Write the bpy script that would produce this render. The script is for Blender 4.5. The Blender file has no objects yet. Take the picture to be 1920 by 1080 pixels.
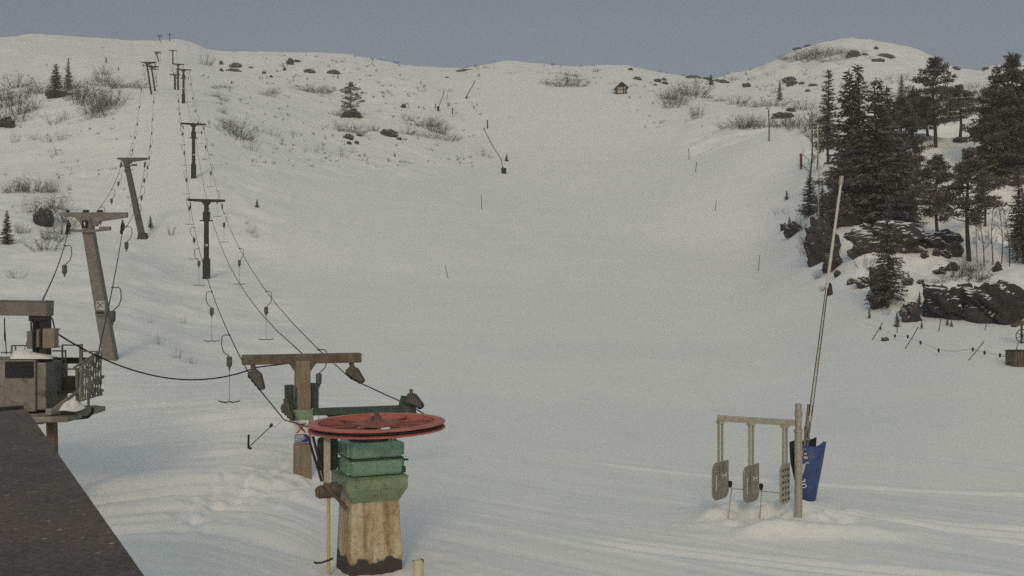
import bpy, math, random
import numpy as np
from mathutils import Vector, Matrix, Quaternion

random.seed(11)
rng = np.random.default_rng(7)
scene = bpy.context.scene
COL = scene.collection
R = math.radians
F = 2000.0            # focal length in pixels of the 1920-wide photograph; the camera sits at the origin, level, facing +Y

# ------------------------------------------------------------------ render settings
scene.render.engine = 'CYCLES'
scene.view_settings.view_transform = 'Standard'
scene.view_settings.look = 'None'
scene.view_settings.gamma = 1
scene.view_settings.exposure = EXPO = 0.16
scene.cycles.use_denoising = False
scene.cycles.use_adaptive_sampling = False
scene.cycles.max_bounces = 6
scene.cycles.diffuse_bounces = 3
scene.cycles.glossy_bounces = 2

# ------------------------------------------------------------------ materials
def nodes_of(name):
    m = bpy.data.materials.new(name); m.use_nodes = True
    nt = m.node_tree; nt.nodes.clear()
    out = nt.nodes.new('ShaderNodeOutputMaterial'); b = nt.nodes.new('ShaderNodeBsdfPrincipled')
    nt.links.new(b.outputs[0], out.inputs[0])
    return m, nt, b
def N(nt, t, **kw):
    n = nt.nodes.new(t)
    for k, v in kw.items():
        if k in n.inputs: n.inputs[k].default_value = v
        else: setattr(n, k, v)
    return n
def ramp(nt, fac, stops):
    r = nt.nodes.new('ShaderNodeValToRGB'); e = r.color_ramp.elements
    while len(e) < len(stops): e.new(0.5)
    for q, (p, c) in zip(e, stops):
        q.position = p; q.color = (*c, 1) if len(c) == 3 else c
    nt.links.new(fac, r.inputs[0]); return r
def mat(name, c1, c2=None, scale=6, rough=0.7, metal=0.0, bump=0.15, detail=6, stretch=None, lo=.35, hi=.7, bdist=.02, spec=0.3, wear=None, wscale=3.5, wlo=.56, whi=.66):
    m, nt, b = nodes_of(name)
    tc = N(nt, 'ShaderNodeTexCoord'); mp = N(nt, 'ShaderNodeMapping')
    nt.links.new(tc.outputs['Object'], mp.inputs[0])
    if stretch: mp.inputs['Scale'].default_value = stretch
    nz = N(nt, 'ShaderNodeTexNoise', Scale=scale, Detail=detail, Roughness=.65)
    nt.links.new(mp.outputs[0], nz.inputs['Vector'])
    c2 = c2 or tuple(v*.6 for v in c1)
    r = ramp(nt, nz.outputs[0], [(lo, c2), (hi, c1)])
    colr = r.outputs[0]
    if wear:
        wn = N(nt, 'ShaderNodeTexNoise', Scale=wscale, Detail=9, Roughness=.75); nt.links.new(tc.outputs['Object'], wn.inputs['Vector'])
        wr = ramp(nt, wn.outputs[0], [(wlo, (0, 0, 0)), (whi, (.85, .85, .85))]); wm = N(nt, 'ShaderNodeMix', data_type='RGBA')
        nt.links.new(wr.outputs[0], wm.inputs[0]); nt.links.new(colr, wm.inputs[6]); wm.inputs[7].default_value = (*wear, 1); colr = wm.outputs[2]
    nt.links.new(colr, b.inputs['Base Color'])
    b.inputs['Roughness'].default_value = rough; b.inputs['Metallic'].default_value = metal
    b.inputs['Specular IOR Level'].default_value = spec
    if bump:
        bm = N(nt, 'ShaderNodeBump', Strength=bump, Distance=bdist)
        nt.links.new(nz.outputs[0], bm.inputs['Height']); nt.links.new(bm.outputs[0], b.inputs['Normal'])
    return m

def snow_mat():
    m, nt, b = nodes_of('snow')
    g = N(nt, 'ShaderNodeNewGeometry')
    n1 = N(nt, 'ShaderNodeTexNoise', Scale=.22, Detail=5, Roughness=.6)
    n2 = N(nt, 'ShaderNodeTexNoise', Scale=9.0, Detail=5, Roughness=.7)
    n3 = N(nt, 'ShaderNodeTexNoise', Scale=1.3, Detail=6, Roughness=.65)
    for n in (n1, n2, n3): nt.links.new(g.outputs['Position'], n.inputs['Vector'])
    r = ramp(nt, n1.outputs[0], [(.3, (.80, .81, .80)), (.7, (.86, .855, .83))])
    r2 = ramp(nt, n2.outputs[0], [(.3, (.93, .93, .93)), (.65, (1, 1, 1))])
    mx = N(nt, 'ShaderNodeMix', data_type='RGBA', blend_type='MULTIPLY'); mx.inputs[0].default_value = 1
    nt.links.new(r.outputs[0], mx.inputs[6]); nt.links.new(r2.outputs[0], mx.inputs[7])
    nt.links.new(mx.outputs[2], b.inputs['Base Color'])
    b.inputs['Roughness'].default_value = .75; b.inputs['Specular IOR Level'].default_value = .2
    ad = N(nt, 'ShaderNodeMath', operation='MULTIPLY_ADD'); ad.inputs[1].default_value = .25
    nt.links.new(n2.outputs[0], ad.inputs[0]); nt.links.new(n3.outputs[0], ad.inputs[2])
    bm = N(nt, 'ShaderNodeBump', Strength=.35, Distance=.06)
    nt.links.new(ad.outputs[0], bm.inputs['Height']); nt.links.new(bm.outputs[0], b.inputs['Normal'])
    return m
def rock_mat():
    m, nt, b = nodes_of('snowy_rock')
    g = N(nt, 'ShaderNodeNewGeometry')
    n1 = N(nt, 'ShaderNodeTexNoise', Scale=1.6, Detail=9, Roughness=.7)
    n2 = N(nt, 'ShaderNodeTexNoise', Scale=.6, Detail=4, Roughness=.55)
    vo = N(nt, 'ShaderNodeTexVoronoi', Scale=.9); vo.feature = 'DISTANCE_TO_EDGE'
    for n in (n1, n2, vo): nt.links.new(g.outputs['Position'], n.inputs['Vector'])
    r = ramp(nt, n1.outputs[0], [(.3, (.018, .016, .017)), (.5, (.036, .031, .032)), (.72, (.085, .072, .07))])
    sx = N(nt, 'ShaderNodeSeparateXYZ'); nt.links.new(g.outputs['Normal'], sx.inputs[0])
    a = N(nt, 'ShaderNodeMath', operation='MULTIPLY_ADD'); a.inputs[1].default_value = .42
    nt.links.new(n2.outputs[0], a.inputs[0]); nt.links.new(sx.outputs[2], a.inputs[2])
    hf = N(nt, 'ShaderNodeMath', operation='MULTIPLY'); hf.inputs[1].default_value = .6; nt.links.new(a.outputs[0], hf.inputs[0])
    sr = ramp(nt, hf.outputs[0], [(.57, (0, 0, 0)), (.64, (1, 1, 1))])
    mx = N(nt, 'ShaderNodeMix', data_type='RGBA')
    nt.links.new(sr.outputs[0], mx.inputs[0]); nt.links.new(r.outputs[0], mx.inputs[6]); mx.inputs[7].default_value = (.83, .83, .81, 1)
    nt.links.new(mx.outputs[2], b.inputs['Base Color']); b.inputs['Roughness'].default_value = .85
    bm = N(nt, 'ShaderNodeBump', Strength=.8, Distance=.15)
    nt.links.new(n1.outputs[0], bm.inputs['Height']); nt.links.new(bm.outputs[0], b.inputs['Normal'])
    return m
def roof_mat():
    m, nt, b = nodes_of('roof_felt')
    tc = N(nt, 'ShaderNodeTexCoord')
    n1 = N(nt, 'ShaderNodeTexNoise', Scale=24, Detail=6, Roughness=.85)
    n2 = N(nt, 'ShaderNodeTexNoise', Scale=1.4, Detail=6, Roughness=.7)
    vo = N(nt, 'ShaderNodeTexVoronoi', Scale=9)
    for n in (n1, n2, vo): nt.links.new(tc.outputs['Object'], n.inputs['Vector'])
    r = ramp(nt, n1.outputs[0], [(.38, (.05, .042, .039)), (.62, (.16, .136, .124))])
    r2 = ramp(nt, n2.outputs[0], [(.3, (.6, .58, .6)), (.7, (1.25, 1.18, 1.14))])
    mx = N(nt, 'ShaderNodeMix', data_type='RGBA', blend_type='MULTIPLY'); mx.inputs[0].default_value = 1
    nt.links.new(r.outputs[0], mx.inputs[6]); nt.links.new(r2.outputs[0], mx.inputs[7])
    fr = ramp(nt, vo.outputs['Distance'], [(.09, (1, 1, 1)), (.19, (0, 0, 0))])
    ma = N(nt, 'ShaderNodeMath', operation='MULTIPLY'); fm = ramp(nt, n2.outputs[0], [(.42, (0, 0, 0)), (.70, (.75, .75, .75))])
    nt.links.new(fr.outputs[0], ma.inputs[0]); nt.links.new(fm.outputs[0], ma.inputs[1])
    m2 = N(nt, 'ShaderNodeMix', data_type='RGBA'); nt.links.new(ma.outputs[0], m2.inputs[0])
    nt.links.new(mx.outputs[2], m2.inputs[6]); m2.inputs[7].default_value = (.5, .5, .5, 1)
    nt.links.new(m2.outputs[2], b.inputs['Base Color']); b.inputs['Roughness'].default_value = .9
    bm = N(nt, 'ShaderNodeBump', Strength=.5, Distance=.01)
    nt.links.new(n1.outputs[0], bm.inputs['Height']); nt.links.new(bm.outputs[0], b.inputs['Normal'])
    return m
def concrete_mat():
    m, nt, b = nodes_of('stained_concrete')
    tc = N(nt, 'ShaderNodeTexCoord'); mp = N(nt, 'ShaderNodeMapping'); mp.inputs['Scale'].default_value = (5, 5, .7)
    nt.links.new(tc.outputs['Object'], mp.inputs[0])
    n1 = N(nt, 'ShaderNodeTexNoise', Scale=1.6, Detail=6, Roughness=.6); nt.links.new(mp.outputs[0], n1.inputs['Vector'])
    n2 = N(nt, 'ShaderNodeTexNoise', Scale=14, Detail=6, Roughness=.7); nt.links.new(tc.outputs['Object'], n2.inputs['Vector'])
    n3 = N(nt, 'ShaderNodeTexNoise', Scale=5, Detail=4); nt.links.new(tc.outputs['Object'], n3.inputs['Vector'])
    r = ramp(nt, n1.outputs[0], [(.32, (.33, .22, .11)), (.5, (.56, .44, .28)), (.68, (.70, .62, .47))])  # concrete tones raised to stand in for floodlight on the pedestal
    r2 = ramp(nt, n2.outputs[0], [(.3, (.6, .58, .55)), (.6, (1, 1, 1))])
    mx = N(nt, 'ShaderNodeMix', data_type='RGBA', blend_type='MULTIPLY'); mx.inputs[0].default_value = 1
    nt.links.new(r.outputs[0], mx.inputs[6]); nt.links.new(r2.outputs[0], mx.inputs[7])
    sx = N(nt, 'ShaderNodeSeparateXYZ'); nt.links.new(tc.outputs['Object'], sx.inputs[0])
    a = N(nt, 'ShaderNodeMath', operation='MULTIPLY_ADD'); a.inputs[1].default_value = -.35
    nt.links.new(n3.outputs[0], a.inputs[0]); nt.links.new(sx.outputs[2], a.inputs[2])
    wet = ramp(nt, a.outputs[0], [(.33, (1, 1, 1)), (.38, (0, 0, 0))])       # damp, dirty foot with a ragged upper edge
    m2 = N(nt, 'ShaderNodeMix', data_type='RGBA'); nt.links.new(wet.outputs[0], m2.inputs[0])
    nt.links.new(mx.outputs[2], m2.inputs[6]); m2.inputs[7].default_value = (.055, .05, .045, 1)
    nt.links.new(m2.outputs[2], b.inputs['Base Color']); b.inputs['Roughness'].default_value = .85
    bm = N(nt, 'ShaderNodeBump', Strength=.4, Distance=.02)
    nt.links.new(n2.outputs[0], bm.inputs['Height']); nt.links.new(bm.outputs[0], b.inputs['Normal'])
    return m

M = dict(
    snow=snow_mat(), rock=rock_mat(), roof=roof_mat(), concrete=concrete_mat(),
    galv=mat('galvanised_steel', (.48, .45, .38), (.32, .30, .25), 14, .45, .35, .08),
    galv2=mat('grey_tower_steel', (.235, .222, .205), (.15, .142, .132), 5, .6, .2, .12, wear=(.12, .09, .065), wscale=3, wlo=.58, whi=.7),
    galv3=mat('pale_aluminium', (.66, .65, .62), (.5, .49, .46), 9, .45, .2, .04),
    midtower=mat('worn_grey_tower', (.14, .132, .12), (.085, .08, .073), 5, .7, .1, .12),
    dark=mat('dark_steel', (.05, .05, .047), (.025, .024, .022), 12, .6, .2, .15),
    darktower=mat('dark_weathered_tower', (.055, .052, .048), (.03, .028, .026), 4, .75, 0, .2),
    brown=mat('rusty_brown_steel', (.21, .16, .12), (.10, .075, .06), 5, .75, .05, .2, stretch=(1, 1, .35), wear=(.06, .045, .04), wscale=3),
    brownpost=mat('weathered_brown_post', (.32, .25, .18), (.19, .145, .105), 6, .8, 0, .2, stretch=(2, 2, .3)),  # near tower post, brown lightened in place of floodlight
    green=mat('green_enamel', (.25, .42, .31), (.16, .29, .21), 9, .32, 0, .06, spec=.5, wear=(.05, .06, .045), wscale=4.5, wlo=.54, whi=.68),  # gearbox green lifted so the base colour carries the floodlight
    olive=mat('faded_olive_green', (.27, .35, .22), (.18, .24, .15), 7, .5, 0, .1, wear=(.10, .085, .06), wscale=4),  # base frame olive, likewise lightened for missing floodlight
    darkgreen=mat('dark_green_beam', (.06, .095, .078), (.03, .042, .037), 7, .6, 0, .1),
    red=mat('red_oxide_paint', (.58, .19, .145), (.40, .125, .095), 10, .5, 0, .1, wear=(.16, .075, .055), wscale=5, wlo=.52, whi=.64),  # wheel rim red, floodlight brightness included in the base colour
    reddark=mat('worn_red_paint', (.36, .13, .105), (.20, .075, .06), 8, .6, 0, .12, wear=(.10, .06, .05), wscale=5),
    rope=mat('steel_rope', (.05, .05, .05), (.03, .03, .03), 30, .6, .3, 0),
    blue=mat('blue_vinyl', (.055, .095, .25), (.035, .06, .17), 7, .5, 0, .35, bdist=.04),
    navy=mat('dark_vinyl_lining', (.015, .017, .03), None, 7, .6, 0, .2),
    paddle=mat('brushed_paddle_steel', (.36, .33, .30), (.26, .235, .21), 10, .35, .5, .04),
    white=mat('white_paint', (.78, .78, .76), (.62, .62, .6), 12, .5, 0, .02),
    cream=mat('cream_paint', (.58, .52, .40), (.42, .37, .28), 9, .6, 0, .05),
    signblue=mat('sign_blue', (.03, .06, .22), (.025, .05, .18), 12, .5, 0, 0),
    signpink=mat('faded_sign_white', (.72, .60, .54), (.62, .5, .45), 12, .5, 0, 0),
    black=mat('black_rubber', (.02, .02, .02), (.012, .012, .012), 12, .7, 0, .1),
    yellow=mat('yellow_plastic', (.62, .55, .16), (.5, .44, .12), 9, .5, 0, .04),
    cabin=mat('dirty_grey_green_panel', (.31, .30, .26), (.17, .165, .14), 3.5, .75, .05, .2, wear=(.09, .075, .055), wscale=2.5),
    glass=mat('dark_window_glass', (.018, .018, .02), None, 4, .15, 0, 0, spec=.5),
    tanbox=mat('tan_metal_box', (.27, .235, .185), (.19, .165, .13), 8, .6, 0, .08),
    wood=mat('grey_weathered_wood', (.16, .135, .10), (.075, .062, .048), 8, .85, 0, .3, stretch=(3, 3, .4)),
    darkwood=mat('dark_wood', (.05, .042, .035), (.028, .023, .02), 8, .85, 0, .3),
    palewood=mat('pale_wood', (.72, .63, .45), (.55, .47, .33), 8, .8, 0, .2),
    greyboard=mat('pale_grey_boards', (.56, .55, .52), (.33, .32, .30), 5, .85, 0, .2),
    orange=mat('orange_board', (.42, .22, .11), (.30, .16, .08), 6, .7, 0, .1),
    redpole=mat('dull_red_pole', (.16, .05, .045), (.10, .035, .032), 9, .6, 0, 0),
    bark=mat('bark', (.05, .041, .035), (.03, .025, .022), 6, .9, 0, .5, stretch=(1, 1, .3)),
    twig=mat('bare_twigs', (.105, .088, .077), (.06, .05, .045), 3, .9, 0, 0),
    needle=mat('spruce_needles', (.19, .172, .145), (.058, .054, .048), 26, .75, 0, 0, spec=.15),
    pineneedle=mat('pine_needles', (.20, .178, .155), (.062, .056, .052), 26, .75, 0, 0, spec=.15),
)

# ------------------------------------------------------------------ mesh helpers
class MB:
    def __init__(s): s.v = []; s.f = []; s.m = []
    def add(s, vs, fs, mi=0):
        o = len(s.v); s.v += [tuple(v) for v in vs]
        s.f += [tuple(i+o for i in f) for f in fs]; s.m += [mi]*len(fs); return s
    def box(s, c, d, rz=0, mi=0, top=(1, 1)):
        x, y, z = (q/2 for q in d); ca, sa = math.cos(rz), math.sin(rz); vs = []
        for k, (sx, sy) in ((-1, (1, 1)), (1, top)):
            for a, b in ((-1, -1), (1, -1), (1, 1), (-1, 1)):
                X, Y = a*x*sx, b*y*sy
                vs.append((c[0]+X*ca-Y*sa, c[1]+X*sa+Y*ca, c[2]+k*z))
        return s.add(vs, [(3, 2, 1, 0), (4, 5, 6, 7), (0, 1, 5, 4), (1, 2, 6, 5), (2, 3, 7, 6), (3, 0, 4, 7)], mi)
    def bar(s, p0, p1, w, h, mi=0, up=(0, 0, 1), w1=None, h1=None):
        p0, p1 = Vector(p0), Vector(p1); t = (p1-p0).normalized(); u = Vector(up)
        if abs(t.dot(u)) > .95: u = Vector((0, 1, 0))
        a = t.cross(u).normalized(); b = a.cross(t).normalized(); vs = []
        for p, W, H in ((p0, w, h), (p1, w1 or w, h1 or h)):
            for i, j in ((-1, -1), (1, -1), (1, 1), (-1, 1)): vs.append(p+a*(i*W/2)+b*(j*H/2))
        return s.add(vs, [(3, 2, 1, 0), (4, 5, 6, 7), (0, 1, 5, 4), (1, 2, 6, 5), (2, 3, 7, 6), (3, 0, 4, 7)], mi)
    def cyl(s, p0, p1, r0, r1=None, n=10, mi=0, caps=True):
        p0, p1 = Vector(p0), Vector(p1); r1 = r0 if r1 is None else r1
        t = (p1-p0).normalized(); a = t.orthogonal().normalized(); b = t.cross(a); vs = []
        for p, r in ((p0, r0), (p1, r1)):
            for i in range(n):
                q = 2*math.pi*i/n; vs.append(p+a*(r*math.cos(q))+b*(r*math.sin(q)))
        fs = [(i, (i+1) % n, n+(i+1) % n, n+i) for i in range(n)]
        if caps: fs += [tuple(range(n-1, -1, -1)), tuple(range(n, 2*n))]
        return s.add(vs, fs, mi)
    def tube(s, pts, r, n=6, mi=0, r1=None):
        pts = [Vector(p) for p in pts]; vs = []; prev = None; L = len(pts)
        for i, p in enumerate(pts):
            t = (pts[min(i+1, L-1)]-pts[max(i-1, 0)]).normalized()
            a = (prev-t*prev.dot(t)).normalized() if prev is not None and (prev-t*prev.dot(t)).length > 1e-4 else t.orthogonal().normalized()
            prev = a; b = t.cross(a); rr = r if r1 is None else r+(r1-r)*i/(L-1)
            for k in range(n):
                q = 2*math.pi*k/n; vs.append(p+a*(rr*math.cos(q))+b*(rr*math.sin(q)))
        fs = [(i*n+k, i*n+(k+1) % n, (i+1)*n+(k+1) % n, (i+1)*n+k) for i in range(L-1) for k in range(n)]
        fs += [tuple(range(n-1, -1, -1)), tuple(range((L-1)*n, L*n))]
        return s.add(vs, fs, mi)
    def prism(s, pts, vec, mi=0):
        n = len(pts); v = Vector(vec); pts = [Vector(p) for p in pts]
        return s.add(pts+[p+v for p in pts], [tuple(range(n-1, -1, -1)), tuple(range(n, 2*n))]+[(i, (i+1) % n, n+(i+1) % n, n+i) for i in range(n)], mi)
    def lathe(s, prof, c=(0, 0, 0), n=48, mi=0, closed=True):
        m_ = len(prof); vs = []
        for i in range(n):
            q = 2*math.pi*i/n
            for r, z in prof: vs.append((c[0]+r*math.cos(q), c[1]+r*math.sin(q), c[2]+z))
        fs = []
        for i in range(n):
            j = (i+1) % n
            for k in range(m_ if closed else m_-1):
                l = (k+1) % m_; fs.append((i*m_+k, j*m_+k, j*m_+l, i*m_+l))
        return s.add(vs, fs, mi)
    def mesh(s, name, mats):
        me = bpy.data.meshes.new(name); me.from_pydata(s.v, [], s.f)
        for m in mats: me.materials.append(m)
        if len(mats) > 1: me.polygons.foreach_set('material_index', s.m)
        me.validate(); me.update(); return me
    def build(s, name, mats, parent=None, smooth=False, bevel=0, angle=40):
        if not isinstance(mats, (list, tuple)): mats = [mats]
        me = s.mesh(name, mats)
        o = link(name, me, parent)
        if smooth:
            me.polygons.foreach_set('use_smooth', [True]*len(me.polygons))
            try: me.set_sharp_from_angle(angle=R(angle))
            except Exception: pass
        if bevel:
            b = o.modifiers.new('bevel', 'BEVEL'); b.width = bevel; b.segments = 2; b.limit_method = 'ANGLE'; b.angle_limit = R(50)
        return o
def link(name, me, parent=None):
    o = bpy.data.objects.new(name, me); COL.objects.link(o)
    if parent is not None: o.parent = parent
    return o
def tag(o, label=None, cat=None, group=None, kind=None):
    if label: o['label'] = label
    if cat: o['category'] = cat
    if group: o['group'] = group
    if kind: o['kind'] = kind
    return o
def thing(name, label, cat, loc=(0, 0, 0), rz=0, group=None, kind=None):
    o = bpy.data.objects.new(name, None); COL.objects.link(o); o.empty_display_size = .3
    o.location = loc; o.rotation_euler = (0, 0, rz)
    return tag(o, label, cat, group, kind)
def dup(root, name=None):
    kids = list(root.children)
    c = root.copy(); COL.objects.link(c)
    for ch in kids:
        k = ch.copy(); COL.objects.link(k); k.parent = c
        for g in list(ch.children):
            q = g.copy(); COL.objects.link(q); q.parent = k
    return c
ORD = 'first second third fourth fifth sixth seventh eighth ninth tenth eleventh twelfth thirteenth fourteenth fifteenth sixteenth seventeenth eighteenth nineteenth twentieth'.split()
def P(px, py, d): return Vector(((px-960)/F*d, d, (540-py)/F*d))

# ------------------------------------------------------------------ terrain
def vn(x, y, seed=0):
    ix = np.floor(x); iy = np.floor(y); fx = x-ix; fy = y-iy
    fx = fx*fx*fx*(fx*(fx*6-15)+10); fy = fy*fy*fy*(fy*(fy*6-15)+10)
    def h(a, b):
        v = np.sin(a*127.1+b*311.7+seed*74.7)*43758.5453
        return v-np.floor(v)
    a = h(ix, iy); b = h(ix+1, iy); c = h(ix, iy+1); d = h(ix+1, iy+1)
    return (a+(b-a)*fx)*(1-fy)+(c+(d-c)*fx)*fy-.5
def fbm(x, y, seed=0, o=4, g=.5):
    s = 0; a = 1
    for i in range(o):
        s = s+a*vn(x, y, seed+i*13); x = x*2.03+5.1; y = y*2.03-3.7; a *= g
    return s
def sst(a, b, x):
    t = np.clip((x-a)/(b-a), 0, 1); return t*t*(3-2*t)
COLS = {
    -400: [(5, -4.6), (20, -4.4), (43, -2.6), (60, 0), (80, 2.8), (100, 7), (140, 15.4), (190, 30), (250, 47), (350, 75), (470, 111)],
    0: [(5, -4.6), (20, -4.4), (43, -2.6), (60, 0), (80, 2.8), (100, 7), (140, 15.4), (190, 30), (250, 47), (350, 75), (470, 111)],
    208: [(5, -4.6), (22, -4.5), (43, -2.9), (60, -.6), (96, 4.5), (140, 16), (190, 34.6), (216, 40), (370, 80), (460, 107)],
    363: [(5, -4.6), (26, -4.6), (43, -3.2), (60, -1.6), (84, .7), (115, 11.9), (173, 30), (216, 40), (370, 78), (450, 105)],
    600: [(5, -4.6), (25, -4.6), (43, -3.6), (60, -2.2), (84, 1), (115, 8.5), (160, 19), (216, 33), (270, 48), (400, 87)],
    944: [(5, -4.6), (25, -4.6), (40, -4.2), (60, -2.6), (84, .3), (115, 6), (160, 14), (190, 20.4), (230, 32), (270, 47), (340, 72)],
    1165: [(5, -4.6), (25, -4.6), (40, -4.3), (60, -3), (84, -.3), (115, 5), (160, 13.5), (215, 27), (270, 49), (350, 73)],
    1310: [(5, -4.6), (25, -4.6), (40, -4.4), (60, -3.1), (84, -.6), (115, 4), (160, 17), (200, 27), (270, 48), (340, 69)],
    1420: [(5, -4.6), (25, -4.6), (40, -4.4), (60, -3.2), (84, -.8), (112, 3), (140, 14), (165, 24), (200, 30), (300, 56), (400, 86)],
    1520: [(5, -4.6), (25, -4.6), (40, -4.2), (60, -2.8), (75, -.5), (90, 3), (110, 8), (130, 14), (160, 22), (220, 36), (300, 58), (420, 98)],
    1600: [(5, -4.6), (25, -4.6), (40, -3.9), (50, -3.0), (60, -1.8), (75, .75), (85, 4.25), (100, 9), (120, 15), (150, 21.7), (220, 37.4), (300, 58.5), (420, 99)],
    1800: [(5, -4.6), (25, -4.6), (40, -3.4), (50, -2.5), (58, -1.7), (62, -.2), (72, 1.4), (85, 4.2), (100, 9.5), (115, 15.5), (160, 25.6), (250, 46), (380, 78)],
    2400: [(5, -4.6), (25, -4.6), (40, -3.4), (50, -2.5), (58, -1.7), (62, -.2), (72, 1.4), (85, 4.2), (100, 9.5), (115, 15.5), (160, 26), (250, 48), (380, 82)],
}
RIDGE = [(-400, 60), (0, 68), (100, 66), (180, 72), (230, 77), (290, 77), (330, 73), (350, 75), (400, 92), (480, 95), (540, 94), (620, 100), (700, 108), (760, 120), (830, 126), (870, 128), (920, 119), (950, 113), (1000, 118), (1080, 125), (1120, 122), (1170, 122), (1230, 134), (1290, 144), (1350, 143), (1400, 134), (1440, 116), (1480, 97), (1540, 78), (1600, 68), (1650, 76), (1700, 90), (1740, 106), (1790, 126), (1840, 135), (1900, 122), (2000, 110), (2400, 100)]
PXS = np.arange(-400, 2401, 10.0); LNS = np.linspace(math.log(4), math.log(3200), 900); DS = np.exp(LNS)
ck = sorted(COLS)
prof = np.array([np.interp(LNS, [math.log(a) for a, _ in COLS[k]], [b for _, b in COLS[k]]) for k in ck])
DR = np.interp(PXS, ck, [COLS[k][-1][0] for k in ck])
slopeend = []
for i, k in enumerate(ck):                      # carry each profile on past its last point so that smoothing keeps the crest
    (d0, z0), (d1, z1) = COLS[k][-2:]
    prof[i] = np.where(DS > d1, z1+(DS-d1)*(z1-z0)/(d1-d0)*.9, prof[i])
T = np.array([[np.interp(p, ck, prof[:, j]) for p in PXS] for j in range(0)]) if False else np.stack([np.interp(PXS, ck, prof[:, j]) for j in range(len(DS))], 1)
def gs(a, sig, ax):
    k = np.arange(-int(3*sig), int(3*sig)+1); w = np.exp(-.5*(k/sig)**2); w /= w.sum(); n = len(k)//2
    pad = [(0, 0), (0, 0)]; pad[ax] = (n, n); b = np.pad(a, pad, mode='edge')
    return sum(w[i]*(b[i:i+a.shape[0], :] if ax == 0 else b[:, i:i+a.shape[1]]) for i in range(len(k)))
T = gs(gs(T, 7, 1), 3.5, 0)
et = np.interp(PXS, [a for a, _ in RIDGE], [(540-b)/F for _, b in RIDGE])
for it in range(5):
    E = np.where(DS[None, :] <= DR[:, None], T/DS[None, :], -9)
    dl = et-E.max(1)
    T = T+dl[:, None]*DS[None, :]*sst(.5, .95, DS[None, :]/DR[:, None])
zr = np.array([np.interp(DR[i], DS, T[i]) for i in range(len(PXS))])
past = DS[None, :]-DR[:, None]
T = np.where(past > 0, np.maximum(zr[:, None]-past*.22, zr[:, None]-45), T)

def tbase(x, y):
    phi = np.arctan2(x, y); r = np.hypot(x, y); pc = np.clip(phi, -.6, .6)
    d = np.clip(r*np.cos(pc), 4.01, 3100); px = 960+F*np.tan(pc)
    u = np.clip((px+400)/10, 0, len(PXS)-1.001); v = np.clip((np.log(d)-LNS[0])/(LNS[1]-LNS[0]), 0, len(DS)-1.001)
    i = u.astype(int); j = v.astype(int); fu = u-i; fv = v-j
    z = (T[i, j]*(1-fu)+T[i+1, j]*fu)*(1-fv)+(T[i, j+1]*(1-fu)+T[i+1, j+1]*fu)*fv
    w = sst(.75, 1.7, np.abs(phi))
    return z*(1-w)+w*np.minimum(z, -4.6+.03*r), px, d
GATE = (5.45, 20.7)
DENTS = []
for i in range(260):
    t = random.random()
    px = 330+300*t+random.uniform(-20, 20); py = 985-100*t+random.gauss(0, 14)
    d = 4.55*F/(py-540); DENTS.append(((px-960)/F*d, d, random.uniform(.06, .13), random.choice((-1, -1, 1))*random.uniform(.02, .055)))
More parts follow.
